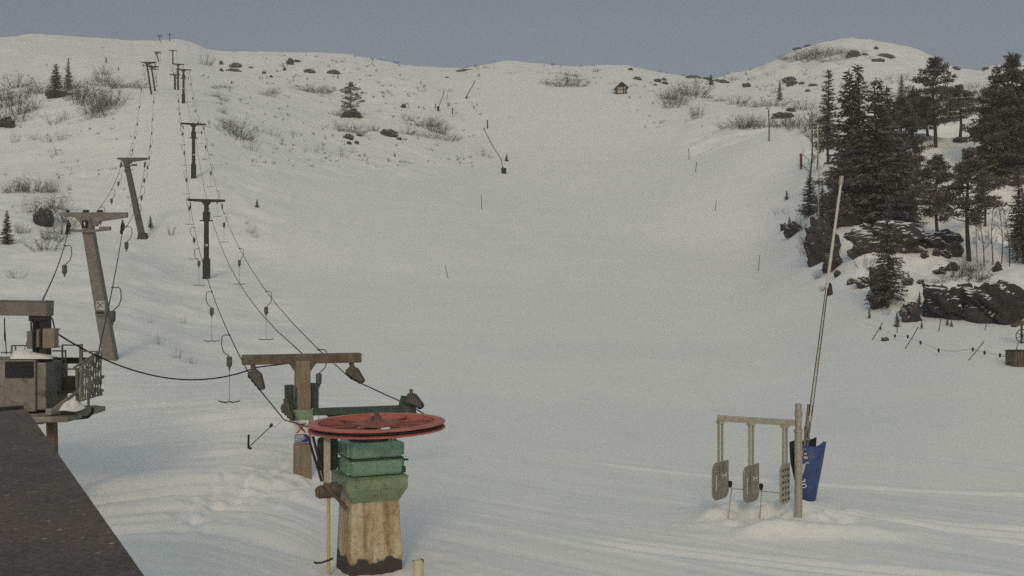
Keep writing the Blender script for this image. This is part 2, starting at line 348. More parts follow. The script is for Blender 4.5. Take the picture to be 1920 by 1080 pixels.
def HZ(x, y):
    x = np.asarray(x, float); y = np.asarray(y, float)
    z, px, d = tbase(x, y)
    pl = np.interp(d, [20, 60, 90, 130, 165, 350], [640, 600, 560, 600, 880, 850])
    pr = np.interp(d, [20, 46, 60, 75, 110, 165, 180, 400], [2300, 2250, 1650, 1545, 1490, 1485, 1250, 1240])
    offl = sst(0, 90, pl-px); offr = sst(0, 70, px-pr); off = np.maximum(offl, offr)
    lift = np.exp(-((px-330)/75)**2)*sst(60, 100, d)
    near = sst(28, 60, d)
    a = off*(1-.75*lift)*near
    z = z+a*(.75*fbm(x/11, y/11, 3, 4)+sst(120, 260, d)*2.0*fbm(x/34, y/34, 9, 3)+.25*fbm(x/2.6, y/2.6, 5, 3))
    z = z+offr*sst(52, 64, d)*(1-sst(170, 260, d))*(1.5*fbm(x/6.5, y/6.5, 21, 4))
    z = z+sst(1380, 1480, px)*sst(230, 330, d)*4.0*fbm(x/26, y/26, 33, 4)*(1-sst(0, 60, d-.9*np.interp(px, PXS, DR)))
    # gentle piste undulation and faint track lines in the foreground
    z = z+(1-off)*(.07*fbm(x/9, y/12, 41, 3)*sst(12, 30, d))
    s = y+.8*x
    z = z+sst(34, 20, d)*sst(-3.5, -1.5, x)*(.06*vn(s/1.7, (x-.8*y)/11, 50)+.04*vn(s/.6, (x-.8*y)/8, 51)+.024*vn(s/.18, (x-.8*y)/6, 52))
    # a few pairs of ski tracks crossing the foreground
    for x0, y0, k1, k2 in ((1.0, 19.5, -.62, .02), (1.4, 19.7, -.60, .02), (3.0, 23.6, -.85, .035), (3.5, 23.9, -.83, .035), (-.4, 16.6, -.35, .012), (7.0, 21.0, -.9, .0), (2.0, 27.5, -.7, .03)):
        e_ = y-(y0+k1*(x-x0)+k2*(x-x0)**2)
        z = z+(-.05*np.exp(-(e_/.13)**2)+.022*np.exp(-((np.abs(e_)-.3)/.12)**2))*sst(x0-.5, x0+1.5, x)*sst(34, 26, d)
    # wind-packed drifts at the lower left
    m = sst(-2.6, -5.0, x)*sst(13, 17, d)*(1-sst(30, 46, d))
    wx = x+.6*fbm(x/4, y/7, 61, 2)
    s = y-1.15*(wx+8)+.30*np.maximum(0, wx+7.6)**2+1.1*fbm(x/5, y/8, 62, 2)
    z = z+m*(.75*np.exp(-((x+8.0)/3.4)**2-((y-29)/7)**2)+.24*vn(s/1.5, x/6, 63)+.20*vn(s/.72, x/3.5, 64)+.09*vn(s/.32, x/2, 65)+.04*vn(s/.14, x/.8, 66))
    # trampled strip with footprints
    if x.size > 4:
        for (cx, cy, rr, dz) in DENTS:
            sel = (np.abs(x-cx) < 3*rr) & (np.abs(y-cy) < 4*rr)
            if sel.any(): z[sel] += dz*np.exp(-((x[sel]-cx)**2+((y[sel]-cy)/1.5)**2)/rr**2)
    # banked snow round the loading gate, the near tower and the pedestal
    gx, gy = x-GATE[0], y-GATE[1]
    g = np.exp(-((gx+.2)/1.6)**4-((gy-.2)/1.1)**4)
    z = z+g*(.24+.34*fbm(x/.8, y/.6, 71, 5))+.16*np.exp(-((gx+1.1+gy*1.2)/1.5)**2-((gy+1.0)/.28)**2)+.10*np.exp(-((gx-1.9)/.8)**2-((gy+.1)/.9)**2)
    z = z+.16*np.exp(-((x+4.75)/.55)**2-((y-25.3)/.8)**2)
    z = z+np.exp(-((x+2.0)/1.1)**2-((y-17.4)/1.2)**2)*(.05+.10*fbm(x/.35, y/.5, 81, 3))
    return z
def hz(x, y): return float(HZ(np.array([x]), np.array([y]))[0])
def ground(px, py, dmin=9, dmax=520):
    """first point of the snow surface met along the ray through a photo pixel"""
    ds = np.exp(np.linspace(math.log(dmin), math.log(dmax), 1500))
    z = HZ((px-960)/F*ds, ds.copy()); ry = (540-py)/F*ds
    k = np.nonzero(z >= ry)[0]
    d = float(ds[k[0]]) if len(k) else float(ds[np.argmax(z/ds)])
    return Vector(((px-960)/F*d, d, hz((px-960)/F*d, d)))

front = np.linspace(-.56, .56, 900); side = np.linspace(.56, 2*math.pi-.56, 70)[1:-1]
phis = np.concatenate([front, side]); rad = np.concatenate([[2.0, 3.2], np.exp(np.linspace(math.log(4.5), math.log(9.5), 24)), np.exp(np.linspace(math.log(9.7), math.log(530), 1050)), [555, 590, 640, 720, 820, 930]])
nP, nR = len(phis), len(rad)
X = (rad[:, None]*np.sin(phis)[None, :]); Y = (rad[:, None]*np.cos(phis)[None, :])
Z = HZ(X.ravel(), Y.ravel())
co = np.empty((nP*nR+1, 3)); co[:-1, 0] = X.ravel(); co[:-1, 1] = Y.ravel(); co[:-1, 2] = Z; co[-1] = (0, 0, -4.6)
a = np.arange(nR-1)[:, None]*nP; k = np.arange(nP)[None, :]; k2 = (k+1) % nP
q = np.stack([a+k, a+nP+k, a+nP+k2, a+k2], -1).reshape(-1, 4)[:, ::-1]
tri = np.stack([np.full(nP, nP*nR), np.arange(nP), (np.arange(nP)+1) % nP], 1)[:, ::-1]
me = bpy.data.meshes.new('terrain')
me.vertices.add(len(co)); me.vertices.foreach_set('co', co.ravel())
nl = q.size+tri.size; me.loops.add(nl); me.loops.foreach_set('vertex_index', np.concatenate([q.ravel(), tri.ravel()]).astype(np.int32))
npoly = len(q)+len(tri); me.polygons.add(npoly)
st = np.concatenate([np.arange(len(q))*4, q.size+np.arange(len(tri))*3]).astype(np.int32)
me.polygons.foreach_set('loop_start', st); me.polygons.foreach_set('use_smooth', np.ones(npoly, bool))
me.materials.append(M['snow']); me.update(calc_edges=True); me.validate()
if sum(me.polygons[i].normal.z for i in (len(q)//2, len(q)//3)) < 0: me.flip_normals()
tag(link('terrain', me), 'snow covered ski slope rising to a rounded ridge', 'snow slope', kind='structure')

# ------------------------------------------------------------------ bullwheel drive unit
DU = (-2.33, 17.38); duz = -4.6
RZ = R(24)
t = thing('bullwheel_drive', 'green gearbox on a stained concrete pedestal carrying a big red horizontal wheel', 'lift drive', (DU[0], DU[1], duz-.25), RZ)
b0 = .25
MB().box((0, 0, b0+.555), (.90, .86, 1.61), top=(.86, .90)).build('pedestal', M['concrete'], t, bevel=.025)
m = MB()
m.box((0, 0, b0+1.22), (.74, .74, .16), top=(1.03, 1.03))
m.add([(x*w, y*w2, z) for z, w, w2 in ((b0+1.16, .37, .38), (b0+1.40, .50, .50)) for x, y in ((-1, -1), (1, -1), (1, 1), (-1, 1))],
      [(3, 2, 1, 0), (4, 5, 6, 7), (0, 1, 5, 4), (1, 2, 6, 5), (2, 3, 7, 6), (3, 0, 4, 7)])
m.box((0, 0, b0+1.49), (1.0, 1.0, .18)).box((0, 0, b0+1.585), (1.03, 1.03, .014))
m.build('base_frame', M['olive'], t, bevel=.008)
g = MB()
for z0, h in ((1.60, .255), (1.875, .255)):
    g.box((.03, 0, b0+z0+h/2), (.84, .76, h))
gear = g.build('gearbox', M['green'], t, bevel=.035)
for z0, h in ((1.62, .21), (1.90, .20)):
    for y in (-.28, -.14, 0, .14, .28):
        for x in (-.415, .475): MB().box((x, y, b0+z0+h/2), (.06, .035, h)).build('cooling_rib', M['green'], gear, bevel=.006)
MB().box((.03, -.384, b0+1.72), (.03, .02, .20)).build('cooling_rib', M['green'], gear, bevel=.006)
r_ = MB().box((.03, 0, b0+1.865), (.87, .79, .022))
for x in np.linspace(-.36, .42, 7):
    r_.cyl((x, -.388, b0+1.848), (x, -.388, b0+1.885), .012, n=6)
r_.build('flange', M['darkgreen'], gear)
m = MB().lathe([(0, 2.13), (.33, 2.13), (.33, 2.17), (.25, 2.18), (.24, 2.24), (.16, 2.26), (.15, 2.36), (0, 2.36)], (0, 0, b0), 28, closed=False)
for i in range(14):
    q_ = i*2*math.pi/14; m.cyl((.29*math.cos(q_), .29*math.sin(q_), b0+2.16), (.29*math.cos(q_), .29*math.sin(q_), b0+2.20), .018, n=6)
m.build('bearing_housing', M['dark'], t, smooth=True)
MB().tube([(.36, -.28, b0+2.12), (.36, -.28, b0+2.25), (.34, -.28, b0+2.29), (.29, -.28, b0+2.28), (.29, -.28, b0+2.12)], .014).build('lifting_eye', M['darkgreen'], t)
wz = b0+2.38
wh = bpy.data.objects.new('bullwheel', None); COL.objects.link(wh); wh.parent = t; wh.location = (.15, .06, wz); wh.rotation_euler = (R(.3), R(-1.2), 0)
RWH = 1.12
MB().lathe([(.955, .035), (1.09, .035), (RWH, .022), (RWH, .006), (1.05, -.01), (1.05, -.055), (RWH, -.07), (RWH, -.088), (1.06, -.10), (.965, -.085), (.955, -.07)], n=96).build('rim', M['red'], wh, smooth=True, angle=25)
MB().lathe([(1.048, -.012), (1.066, -.012), (1.072, -.032), (1.066, -.054), (1.048, -.054)], n=96).build('groove_liner', M['black'], wh, smooth=True)
MB().lathe([(0, .055), (.10, .055), (.11, .03), (.36, .025), (.38, .012), (.38, -.02), (.2, -.05), (0, -.05)], n=48, closed=False).build('hub', M['reddark'], wh, smooth=True, angle=25)
for i in range(10):
    q_ = i*2*math.pi/10+.1; c_, s_ = math.cos(q_), math.sin(q_)
    m = MB().bar((.33*c_, .33*s_, -.01), (.93*c_, .93*s_, -.02), .05, .012)
    m.bar((.33*c_, .33*s_, -.05), (.93*c_, .93*s_, -.05), .014, .07)
    m.build('spoke', M['reddark'], wh)
MB().cyl((0, 0, .05), (0, 0, .12), .075, n=16).cyl((0, 0, .12), (0, 0, .20), .038, n=12).box((-.08, 0, .07), (.02, .1, .05)).build('axle', M['brown'], wh, smooth=True)
# drive side: belt guard, struts, motor, cream cover
MB().box((-.66, .10, b0+1.93), (.34, .10, .54)).build('belt_guard', M['darkgreen'], t, bevel=.05)
MB().bar((-.74, -.18, b0+1.50), (-.74, -.18, b0+2.22), .10, .06).build('cover_strip', M['cream'], t, bevel=.01)
m = MB(); m.bar((-.80, -.08, b0+1.52), (-1.00, .02, b0+2.24), .035, .05).bar((-.76, -.14, b0+1.50), (-.93, -.02, b0+2.24), .035, .05)
m.build('strut', M['dark'], t)
MB().cyl((-.52, -.12, b0+1.36), (-.86, -.12, b0+1.36), .105, n=20).cyl((-.86, -.12, b0+1.36), (-.90, -.12, b0+1.36), .08, n=20).box((-.62, -.12, b0+1.46), (.14, .12, .07)).build('motor', M['brown'], t, smooth=True, bevel=.006)
MB().bar((-.46, -.36, b0+1.10), (-.80, -.22, b0+1.52), .06, .05).build('bracket', M['brown'], t)
MB().box((.49, -.3, b0+1.66), (.06, .06, .10)).build('oil_gauge', M['darkgreen'], t)
MB().box((.50, -.2, b0+1.80), (.07, .07, .05)).cyl((.54, -.2, b0+1.80), (.60, -.22, b0+1.80), .016, n=8).build('drain_valve', M['darkgreen'], t)
# yellow pipe with clamp and foot
yp = P(616, 1045, 17.0)
t = thing('marker_pipe', 'slim yellow pipe standing beside the concrete pedestal with a black hooked foot', 'pipe', (yp.x, yp.y, yp.z))
MB().cyl((0, 0, -.25), (0, 0, 1.10), .027, n=10).build('pipe', M['yellow'], t, smooth=True)
MB().box((.01, 0, 1.13), (.07, .07, .08), .4).cyl((.01, 0, 1.16), (.01, 0, 1.20), .03, n=8).build('clamp', M['white'], t, bevel=.01)
MB().tube([(.07, .02, -.02), (0, -.02, -.04), (-.10, -.04, -.075), (-.2, -.05, -.08), (-.22, -.05, -.055)], .017).build('foot_hook', M['black'], t)
# short pale post at the frame foot
pp = P(784, 1050, 15.0)
t = thing('wooden_post', 'short pale round wooden post standing in the snow right of the pedestal', 'post', (pp.x, 15.0, hz(pp.x, 15.0)))
h_ = pp.z-t.location.z
MB().lathe([(0, h_), (.055, h_), (.075, h_-.02), (.078, -.3), (0, -.3)], n=20, closed=False).build('post', M['palewood'], t, smooth=True)
MB().tube([(.07*math.cos(a_), .07*math.sin(a_), h_-.015+.012*math.sin(a_*2)) for a_ in np.linspace(-.4, math.pi+.5, 14)], .011).build('wire_loop', M['black'], t)

# ------------------------------------------------------------------ lift towers
def sheave(t, x, y, z, s=1.0, tilt=.5, mats=None):
    """a rocker of two small wheels between side plates, hung under the cross arm"""
    m = MB()
    for dx in (-.05*s, .05*s):
        m.prism([(x+dx, y-.26*s*math.cos(tilt), z-.26*s*math.sin(tilt)-.06*s), (x+dx, y+.26*s*math.cos(tilt), z+.26*s*math.sin(tilt)-.06*s), (x+dx, y+.2*s, z+.17*s), (x+dx, y+.05*s, z+.30*s), (x+dx, y-.10*s, z+.2*s)], (.012*s, 0, 0))
    m.bar((x, y, z+.12*s), (x, y, z+.42*s), .06*s, .08*s)
    o = m.build('sheave_bracket', M['dark'], t)
    for q_ in (-1, 0, 1):
        c_ = Vector((x, y+q_*.2*s*math.cos(tilt), z+q_*.2*s*math.sin(tilt)))
        MB().cyl(c_-Vector((.04*s, 0, 0)), c_+Vector((.04*s, 0, 0)), .10*s, n=14).build('sheave_wheel', M['black'], o, smooth=True)
    return o
def sheave_along(t, p, dr, s=1.0, down=-1):
    p = Vector(p); dr = Vector(dr).normalized(); side_ = dr.cross(Vector((0, 0, 1))).normalized(); up_ = side_.cross(dr)
    m = MB()
    for q_ in (-.055*s, .055*s):
        o_ = p+side_*q_
        m.prism([o_-dr*.34*s-up_*.02*s, o_+dr*.34*s-up_*.02*s, o_+dr*.36*s+up_*.08*s, o_+dr*.06*s+up_*.30*s-dr*.1*s, o_-dr*.28*s+up_*.26*s, o_-dr*.36*s+up_*.08*s], side_*(.014*s))
    m.bar(p+up_*.12*s-dr*.1*s, p+Vector((0, 0, .40*s))-dr*.16*s, .09*s, .12*s)
    o = m.build('sheave_bracket', M['midtower'], t)
    for q_ in (-.24, -.08, .08, .24):
        c_ = p+dr*(q_*s)
        MB().cyl(c_-side_*(.042*s), c_+side_*(.042*s), .095*s, n=14).build('sheave_wheel', M['black'], o, smooth=True)
def tower_straight(px, py, ytop, label, extra=True, L=2.7, h=None, base=None, rz=R(18), group='towers of the right lift line'):
    b = base or ground(px, py); hgt = h or (py-ytop)/F*b.y
    t = thing('lift_tower', label, 'lift tower', b, rz, group)
    MB().bar((0, 0, -.6), (0, 0, hgt-.1), .40, .36, w1=.32, h1=.30, up=(0, 1, 0)).build('post', M['darktower'], t, bevel=.02)
    m = MB().prism([(-L/2, -.1, hgt-.16), (-.35, -.1, hgt-.22), (-.2, -.1, hgt-.42), (.2, -.1, hgt-.42), (.35, -.1, hgt-.22), (L/2, -.1, hgt-.16), (L/2, -.1, hgt), (-L/2, -.1, hgt)], (0, .2, 0))
    m.build('cross_arm', M['darktower'], t, bevel=.01)
    for sx in (-1, 1): sheave(t, sx*(L/2-.22), 0, hgt-.58, .8, .3)
    if extra:
        MB().box((0, 0, .55), (.54, .52, 1.9)).build('foot_sleeve', M['darktower'], t, bevel=.04)
        m = MB().box((0, 0, hgt-1.25), (.5, .46, .62)); m.box((0, 0, hgt-1.6), (.95, .10, .09))
        m.build('collar_box', M['dark'], t, bevel=.02)
        MB().box((0, -.22, hgt*.42), (.20, .02, .16)).build('number_plate', M['greyboard'], t)
    t['H'] = hgt
    return t, b, hgt, L
def tower_lean(px, py, pxt, ytop, pxa, pxb, label, extra=True, far=False, rz=R(18), group='towers of the left lift line', d=None):
    b = ground(px, py); k_ = b.y/F; hgt = (py-ytop)*k_
    c_ = math.cos(rz)
    lx = (pxt-px)*k_; xa = (pxa-px)*k_; xb = (pxb-px)*k_
    t = thing('lift_tower', label, 'lift tower', b, rz*0, group)
    mt_ = M['darktower'] if far else (M['galv2'] if extra else M['midtower']); fw = .62 if far else 1
    MB().bar((-lx*.08, 0, -.5), (lx, 0, hgt-.2), .50*fw, .46*fw, w1=.40*fw, h1=.36*fw, up=(0, 1, 0)).build('post', mt_, t, bevel=.03)
    m = MB().prism([(xa, -.11, hgt-.15), (lx-.45, -.11, hgt-.18), (lx-.12, -.11, hgt-.55), (lx+.42, -.11, hgt-.55), (lx+.55, -.11, hgt-.36), (xb, -.11, hgt-.19), (xb, -.11, hgt), (xa, -.11, hgt)], (0, .22, 0))
    m.build('cross_arm', mt_, t, bevel=.015)
    m = MB().bar((lx-.45, -.28, hgt-.74), (lx+.10, -.28, hgt-.76), .06, .12).bar((lx+.10, -.28, hgt-.78), (lx+1.1, -.28, hgt-.68), .06, .10).box((lx+.85, -.28, hgt-.66), (.45, .12, .16))
    m.build('lower_arm', mt_, t, bevel=.01)
    for x in (xa+.32, xb-.2): sheave(t, x, 0, hgt-.66, .85, .9)
    if extra:
        o = MB().box((lx+.03, -.235, hgt-.47), (.24, .02, .28)).build('number_plate', M['black'], t)
        MB().box((lx+.03, -.252, hgt-.47), (.035, .006, .16)).bar((lx+.015, -.252, hgt-.42), (lx-.02, -.252, hgt-.45), .006, .03).build('numeral', M['white'], o)
        for x, w in ((lx-.02, .2), (lx+.55, .18), (xa+.3, .1)): MB().box((x, 0, hgt+.05), (w, .14, .1)).build('bolt_plate', M['dark'], t)
    t['H'] = hgt
    return t, b, hgt, (xa+.32, xb-.2)

# near tower of the right line
nb = ground(567, 890)
hN = (890-664)/F*nb.y
t = thing('lift_tower', 'nearest brown steel lift tower with a warning sign, behind the red wheel', 'lift tower', nb, R(18), 'towers of the right lift line')
tN = t
MB().bar((0, 0, -.5), (0, 0, hN-.15), .40, .34, w1=.33, h1=.30, up=(0, 1, 0)).build('post', M['brownpost'], t, bevel=.015)
L = 2.72
m = MB().prism([(-L/2, -.13, hN-.22), (-.30, -.13, hN-.22), (-.16, -.13, hN-.42), (.16, -.13, hN-.42), (.30, -.13, hN-.22), (L/2, -.13, hN-.22), (L/2, -.13, hN), (-L/2, -.13, hN)], (0, .26, 0))
m.build('cross_arm', M['brown'], t, bevel=.012)
sheave_along(t, (-1.06, -.1, hN-.60), (.68, -.45, -.85), .74)
sheave_along(t, (1.2, -.1, hN-.56), (1.1, -1.0, -.75), .74)
m = MB().box((0, 0, hN-1.42), (.46, .42, .30)); m.build('clamp_band', M['olive'], t, bevel=.02)
m = MB().box((-.30, .02, hN-1.02), (.20, .18, .62)).box((.27, .10, hN-.98), (.20, .16, .58)).box((-.17, -.19, hN-1.0), (.05, .03, .5))
m.build('guide_plate', M['darkgreen'], t, bevel=.02)
gb = MB().bar((.20, -.35, hN-1.31), (2.35, -.9, hN-1.25), .16, .16).prism([(.5, -.44, hN-1.39), (2.0, -.86, hN-1.34), (1.75, -.80, hN-1.51), (.7, -.5, hN-1.55)], (-.02, .1, 0))
gb.build('guide_beam', M['darkgreen'], t, bevel=.01)
m = MB().prism([(2.02, -.92, hN-1.31), (2.46, -1.0, hN-1.35), (2.46, -1.0, hN-1.11), (2.28, -.98, hN-.97), (2.12, -.95, hN-.94)], (.02, .06, 0)); m.build('guide_plate', M['darkgreen'], t)
sheave_along(t, (-.36, -.3, hN-1.34), (.45, -.8, -.45), .72)
sheave_along(t, (2.40, -1.1, hN-1.12), (.7, -1.0, -.3), .74)
SZ = .02
sg = MB().box((-.055, -.212, 1.0+SZ), (.34, .012, .52)).build('warning_sign', M['white'], t)
MB().box((-.055, -.221, 1.085+SZ), (.25, .004, .28)).build('pictogram_panel', M['signpink'], sg)
m = MB().bar((-.16, -.226, .97+SZ), (.05, -.226, 1.20+SZ), .004, .022).bar((.05, -.2265, .97+SZ), (-.16, -.2265, 1.20+SZ), .004, .022)
m.cyl((-.055, -.226, 1.16+SZ), (.01, -.2275, 1.16+SZ), .03, n=10).bar((-.09, -.226, 1.12+SZ), (.0, -.226, 1.03+SZ), .004, .04)
m.build('pictogram', M['redpole'], sg)
MB().box((-.055, -.2195, .845+SZ), (.30, .004, .19)).build('text_panel', M['signblue'], sg)
m = MB()
for z, n_ in ((.905+SZ, 8), (.865+SZ, 9), (.83+SZ, 9), (.79+SZ, 6)):
    x = -.19
    for i in range(n_):
        w = random.uniform(.012, .026); m.box((x+w/2, -.2225, z+random.uniform(-.002, .002)), (w, .002, .02 if z < .9+SZ else .028)); x += w+.006
        if x > .075: break
m.build('sign_lettering', M['white'], sg)

t2a, b2a, h2a, _ = tower_straight(387, 523, 374, 'dark lift tower with thick sleeve at its foot, next above the brown tower')
t2b, b2b, h2b, _ = tower_straight(363, 334, 231, 'dark lift tower with wide tapered foot, second above the brown tower', L=2.6)
t2c, b2c, h2c, _ = tower_straight(344, 194, 130, 'dark lift tower third above the brown tower, foremost of the far trio', L=2.5)
t2d, b2d, h2d, _ = tower_straight(334, 169, 120, 'middle slim dark tower of the far trio on the right line', extra=False, L=2.3)
t2e, b2e, h2e, _ = tower_straight(328, 168, 139, 'shortest slim tower of the far trio on the right line, leftmost', extra=False, L=2.0)
t2f, b2f, h2f, _ = tower_straight(324, 120, 94, 'small faint tower just under the ridge on the right lift line', extra=False, L=2.3)
t2g, b2g, h2g, _ = tower_straight(318, 78, 64, 'tiny topmost tower on the skyline of the right lift line', extra=False, L=2.2)
t1a, b1a, h1a, a1 = tower_lean(208, 674, 162, 399, 113, 239, 'leaning grey lift tower numbered 1 beside the operator platform')
t1b, b1b, h1b, a1b = tower_lean(267, 447, 236, 296, 220, 276, 'leaning grey lift tower with concrete foot above the tower numbered 1', extra=False)
MB().box((.05, 0, .18), (.85, .8, .6), top=(.7, .7)).build('foot_block', M['concrete'], t1b, bevel=.05)
t1c, b1c, h1c, a1c = tower_lean(284, 177, 275, 116, 265, 293, 'front one of two far leaning towers on the left line', extra=False, far=True)
t1d, b1d, h1d, a1d = tower_lean(291, 171, 284, 124, 274, 298, 'back one of two far leaning towers on the left line', extra=False, far=True)
t1e, b1e, h1e, a1e = tower_lean(298, 116, 293, 97, 289, 302, 'small leaning tower below the ridge on the left lift line', extra=False, far=True)
t1f, b1f, h1f, a1f = tower_lean(301, 79, 298, 66, 294, 304, 'tiny topmost leaning tower on the skyline of the left line', extra=False, far=True)
sg = MB().box((-.30, -.31, 2.06), (.42, .02, .62)).build('warning_sign', M['galv2'], t1a)
MB().box((-.30, -.324, 2.16), (.34, .006, .34)).build('pictogram_panel', M['greyboard'], sg)
MB().bar((-.42, -.329, 2.05), (-.18, -.329, 2.28), .004, .03).bar((-.18, -.3295, 2.05), (-.42, -.3295, 2.28), .004, .03).box((-.30, -.329, 1.86), (.32, .004, .12)).build('pictogram', M['dark'], sg)

def wpt(t, x, y, z): return Matrix.Translation(t.location) @ Matrix.Rotation(t.rotation_euler.z, 4, 'Z') @ Vector((x, y, z))
def sag(p, q, n, s): return [p.lerp(q, i/n)-Vector((0, 0, s*4*(i/n)*(1-i/n))) for i in range(n+1)]
wc = Vector((DU[0]+.11, DU[1]+.11, duz-.25+wz-.03))
dirl = Vector((-math.sin(RZ), math.cos(RZ), 0)); dirr = Vector((math.cos(RZ), math.sin(RZ), 0))
L2l = [wpt(tN, -.44, -.25, hN-1.48), wpt(tN, -1.12, -.05, hN-.6), wpt(t2a, -1.13, 0, h2a-.66), wpt(t2b, -1.08, 0, h2b-.66), wpt(t2c, -1.03, 0, h2c-.66), wpt(t2d, -.93, 0, h2d-.66), wpt(t2f, -.93, 0, h2f-.66), wpt(t2g, -.9, 0, h2g-.66)]
L2r = [wpt(tN, 2.36, -1.12, hN-1.19), wpt(tN, 1.12, -.05, hN-.6), wpt(t2a, 1.13, 0, h2a-.66), wpt(t2b, 1.08, 0, h2b-.66), wpt(t2c, 1.03, 0, h2c-.66), wpt(t2d, .93, 0, h2d-.66), wpt(t2f, .93, 0, h2f-.66), wpt(t2g, .9, 0, h2g-.66)]
def path(pts, sg_):
    out = [pts[0]]
    for i in range(len(pts)-1):
        d_ = (pts[i+1]-pts[i]).length; out += sag(pts[i], pts[i+1], 10, sg_*d_*d_/3000)[1:]
    return out
arc = [wc+dirr*(1.08*math.cos(q_))-dirl*(1.08*math.sin(q_)) for q_ in np.linspace(-.15, math.pi+.15, 26)]
rope2 = list(reversed(path(L2r, 1)))+arc+path(L2l, 1)
tag(MB().tube(rope2, .015, n=5).build('haul_rope', M['rope']), 'thin dark haul rope of the right lift, looped round the red wheel', 'rope')
ca = [wpt(tN, 0, .05, hN+.01)]+[wpt(t_, .1, .05, h_-.35) for t_, h_ in ((t2a, h2a), (t2b, h2b), (t2c, h2c))]
tag(MB().tube(path(ca, 1.2), .014, n=5).build('signal_cable', M['rope']), 'thin middle cable running from the brown tower up to the dark towers', 'cable')
S20 = lambda px, py, d=20.0: P(px, py, d)
stl, str_ = S20(78, 566, 20.1), S20(178, 690, 20.1)
L1l = [stl, wpt(t1a, a1[0], 0, h1a-.75), wpt(t1b, a1b[0], 0, h1b-.75), wpt(t1c, a1c[0], 0, h1c-.75), wpt(t1e, a1e[0], 0, h1e-.75), wpt(t1f, a1f[0], 0, h1f-.75)]
L1r = [str_, wpt(t1a, a1[1], 0, h1a-.75), wpt(t1b, a1b[1], 0, h1b-.75), wpt(t1c, a1c[1], 0, h1c-.75), wpt(t1e, a1e[1], 0, h1e-.75), wpt(t1f, a1f[1], 0, h1f-.75)]
tag(MB().tube(path(L1l, 1), .016, n=5).build('haul_rope', M['rope']), 'thin dark rope along the left side of the leaning towers', 'rope')
tag(MB().tube(path(L1r, 1), .016, n=5).build('haul_rope', M['rope']), 'thin dark rope along the right side of the leaning towers', 'rope')

# ------------------------------------------------------------------ T-bar hangers
def make_hanger(tbar):
    t = thing('t_bar_hanger' if tbar else 'hanger', '', 't-bar' if tbar else 'lift hanger')
    MB().cyl((0, -.10, 0), (0, .10, 0), .035, n=8).tube([(0, 0, 0), (.16, 0, .0), (.22, 0, -.06), (.23, 0, -.32), (.17, 0, -.52), (.04, 0, -.64), (.0, 0, -.68)], .016).build('hook_arm', M['midtower'], t, smooth=True)
    MB().lathe([(0, -.66), (.06, -.67), (.085, -.70), (.085, -.92), (.06, -.98), (.03, -1.0), (.03, -1.08), (0, -1.08)], n=12, closed=False).build('spring_box', M['midtower'], t, smooth=True)
    if tbar:
        MB().cyl((0, 0, -1.08), (0, 0, -2.04), .009, n=5).build('cord', M['galv2'], t)
        MB().tube([(-.31, .08, -2.02), (-.28, .07, -2.05), (-.1, .02, -2.08), (0, 0, -2.05), (.1, -.02, -2.08), (.28, -.07, -2.05), (.31, -.08, -2.02)], .018).build('t_bar', M['dark'], t, smooth=True)
    return t
HT = [make_hanger(True), make_hanger(False)]; used = [False, False]
def place_hanger(kind, p, label, group, rz=R(18), mirror=False):
    t = HT[kind]
    if used[kind]: t = dup(t)
    used[kind] = True
    t.location = p; t.rotation_euler = (0, 0, rz+(math.pi if mirror else 0)); tag(t, label, None, group)
def tpx(p, q, px):
    best = min(range(1001), key=lambda i: abs((lambda w: 960+F*w.x/w.y)(p.lerp(q, i/1000))-px)); return best/1000
def on(p, q, tt):
    d_ = (q-p).length; return p.lerp(q, tt)-Vector((0, 0, d_*d_/3000*4*tt*(1-tt)))
g2 = 't-bars hanging along the right lift'
for lst, side_, pxs in ((L2l, 'left', (430, 397, 373, 364)), (L2r, 'right', (598, 499, 449, 420))):
    for i, px in enumerate(pxs):
        place_hanger(0, on(lst[1], lst[2], tpx(lst[1], lst[2], px)), f'{ORD[i]} T-bar uphill of the brown tower on the {side_} rope', g2, mirror=(side_ == 'left'))
    for s0, nm, n_ in ((2, 'first and second dark towers', 3), (3, 'second and third dark towers', 5), (4, 'third dark tower and the slim trio', 3)):
        for i in range(n_):
            place_hanger(0, on(lst[s0], lst[s0+1], (i+(.35 if side_ == 'left' else .62))/n_), f'{ORD[i]} T-bar up the {side_} rope between the {nm}', g2, mirror=(side_ == 'left'))
g1 = 'spring-box hangers along the left lift'
for lst, side_, pxs in ((L1l, 'left', (121,)), (L1r, 'right', (211,))):
    for px in pxs:
        place_hanger(1, on(lst[0], lst[1], tpx(lst[0], lst[1], px)), f'hanger on the {side_} rope just below the cross arm of tower 1' if side_ == 'left' else 'hanger with curved arm in front of the signed foot of tower 1', g1)
for lst, side_ in ((L1l, 'left'), (L1r, 'right')):
    for s0, nm, tt in ((1, 'tower 1 and the concrete-footed tower', (.05, .42, .68, .9)), (2, 'concrete-footed tower and the far pair', (.10, .22, .34, .46, .58, .72, .86)), (3, 'far pair and the ridge', (.04, .1, .2))):
        for i, q_ in enumerate(tt):
            if s0 == 1 and side_ == 'left' and i == 0: continue
            place_hanger(1, on(lst[s0], lst[s0+1], q_+(.04 if side_ == 'right' else 0)), f'{ORD[i]} hanger up the {side_} rope between {nm}', g1)
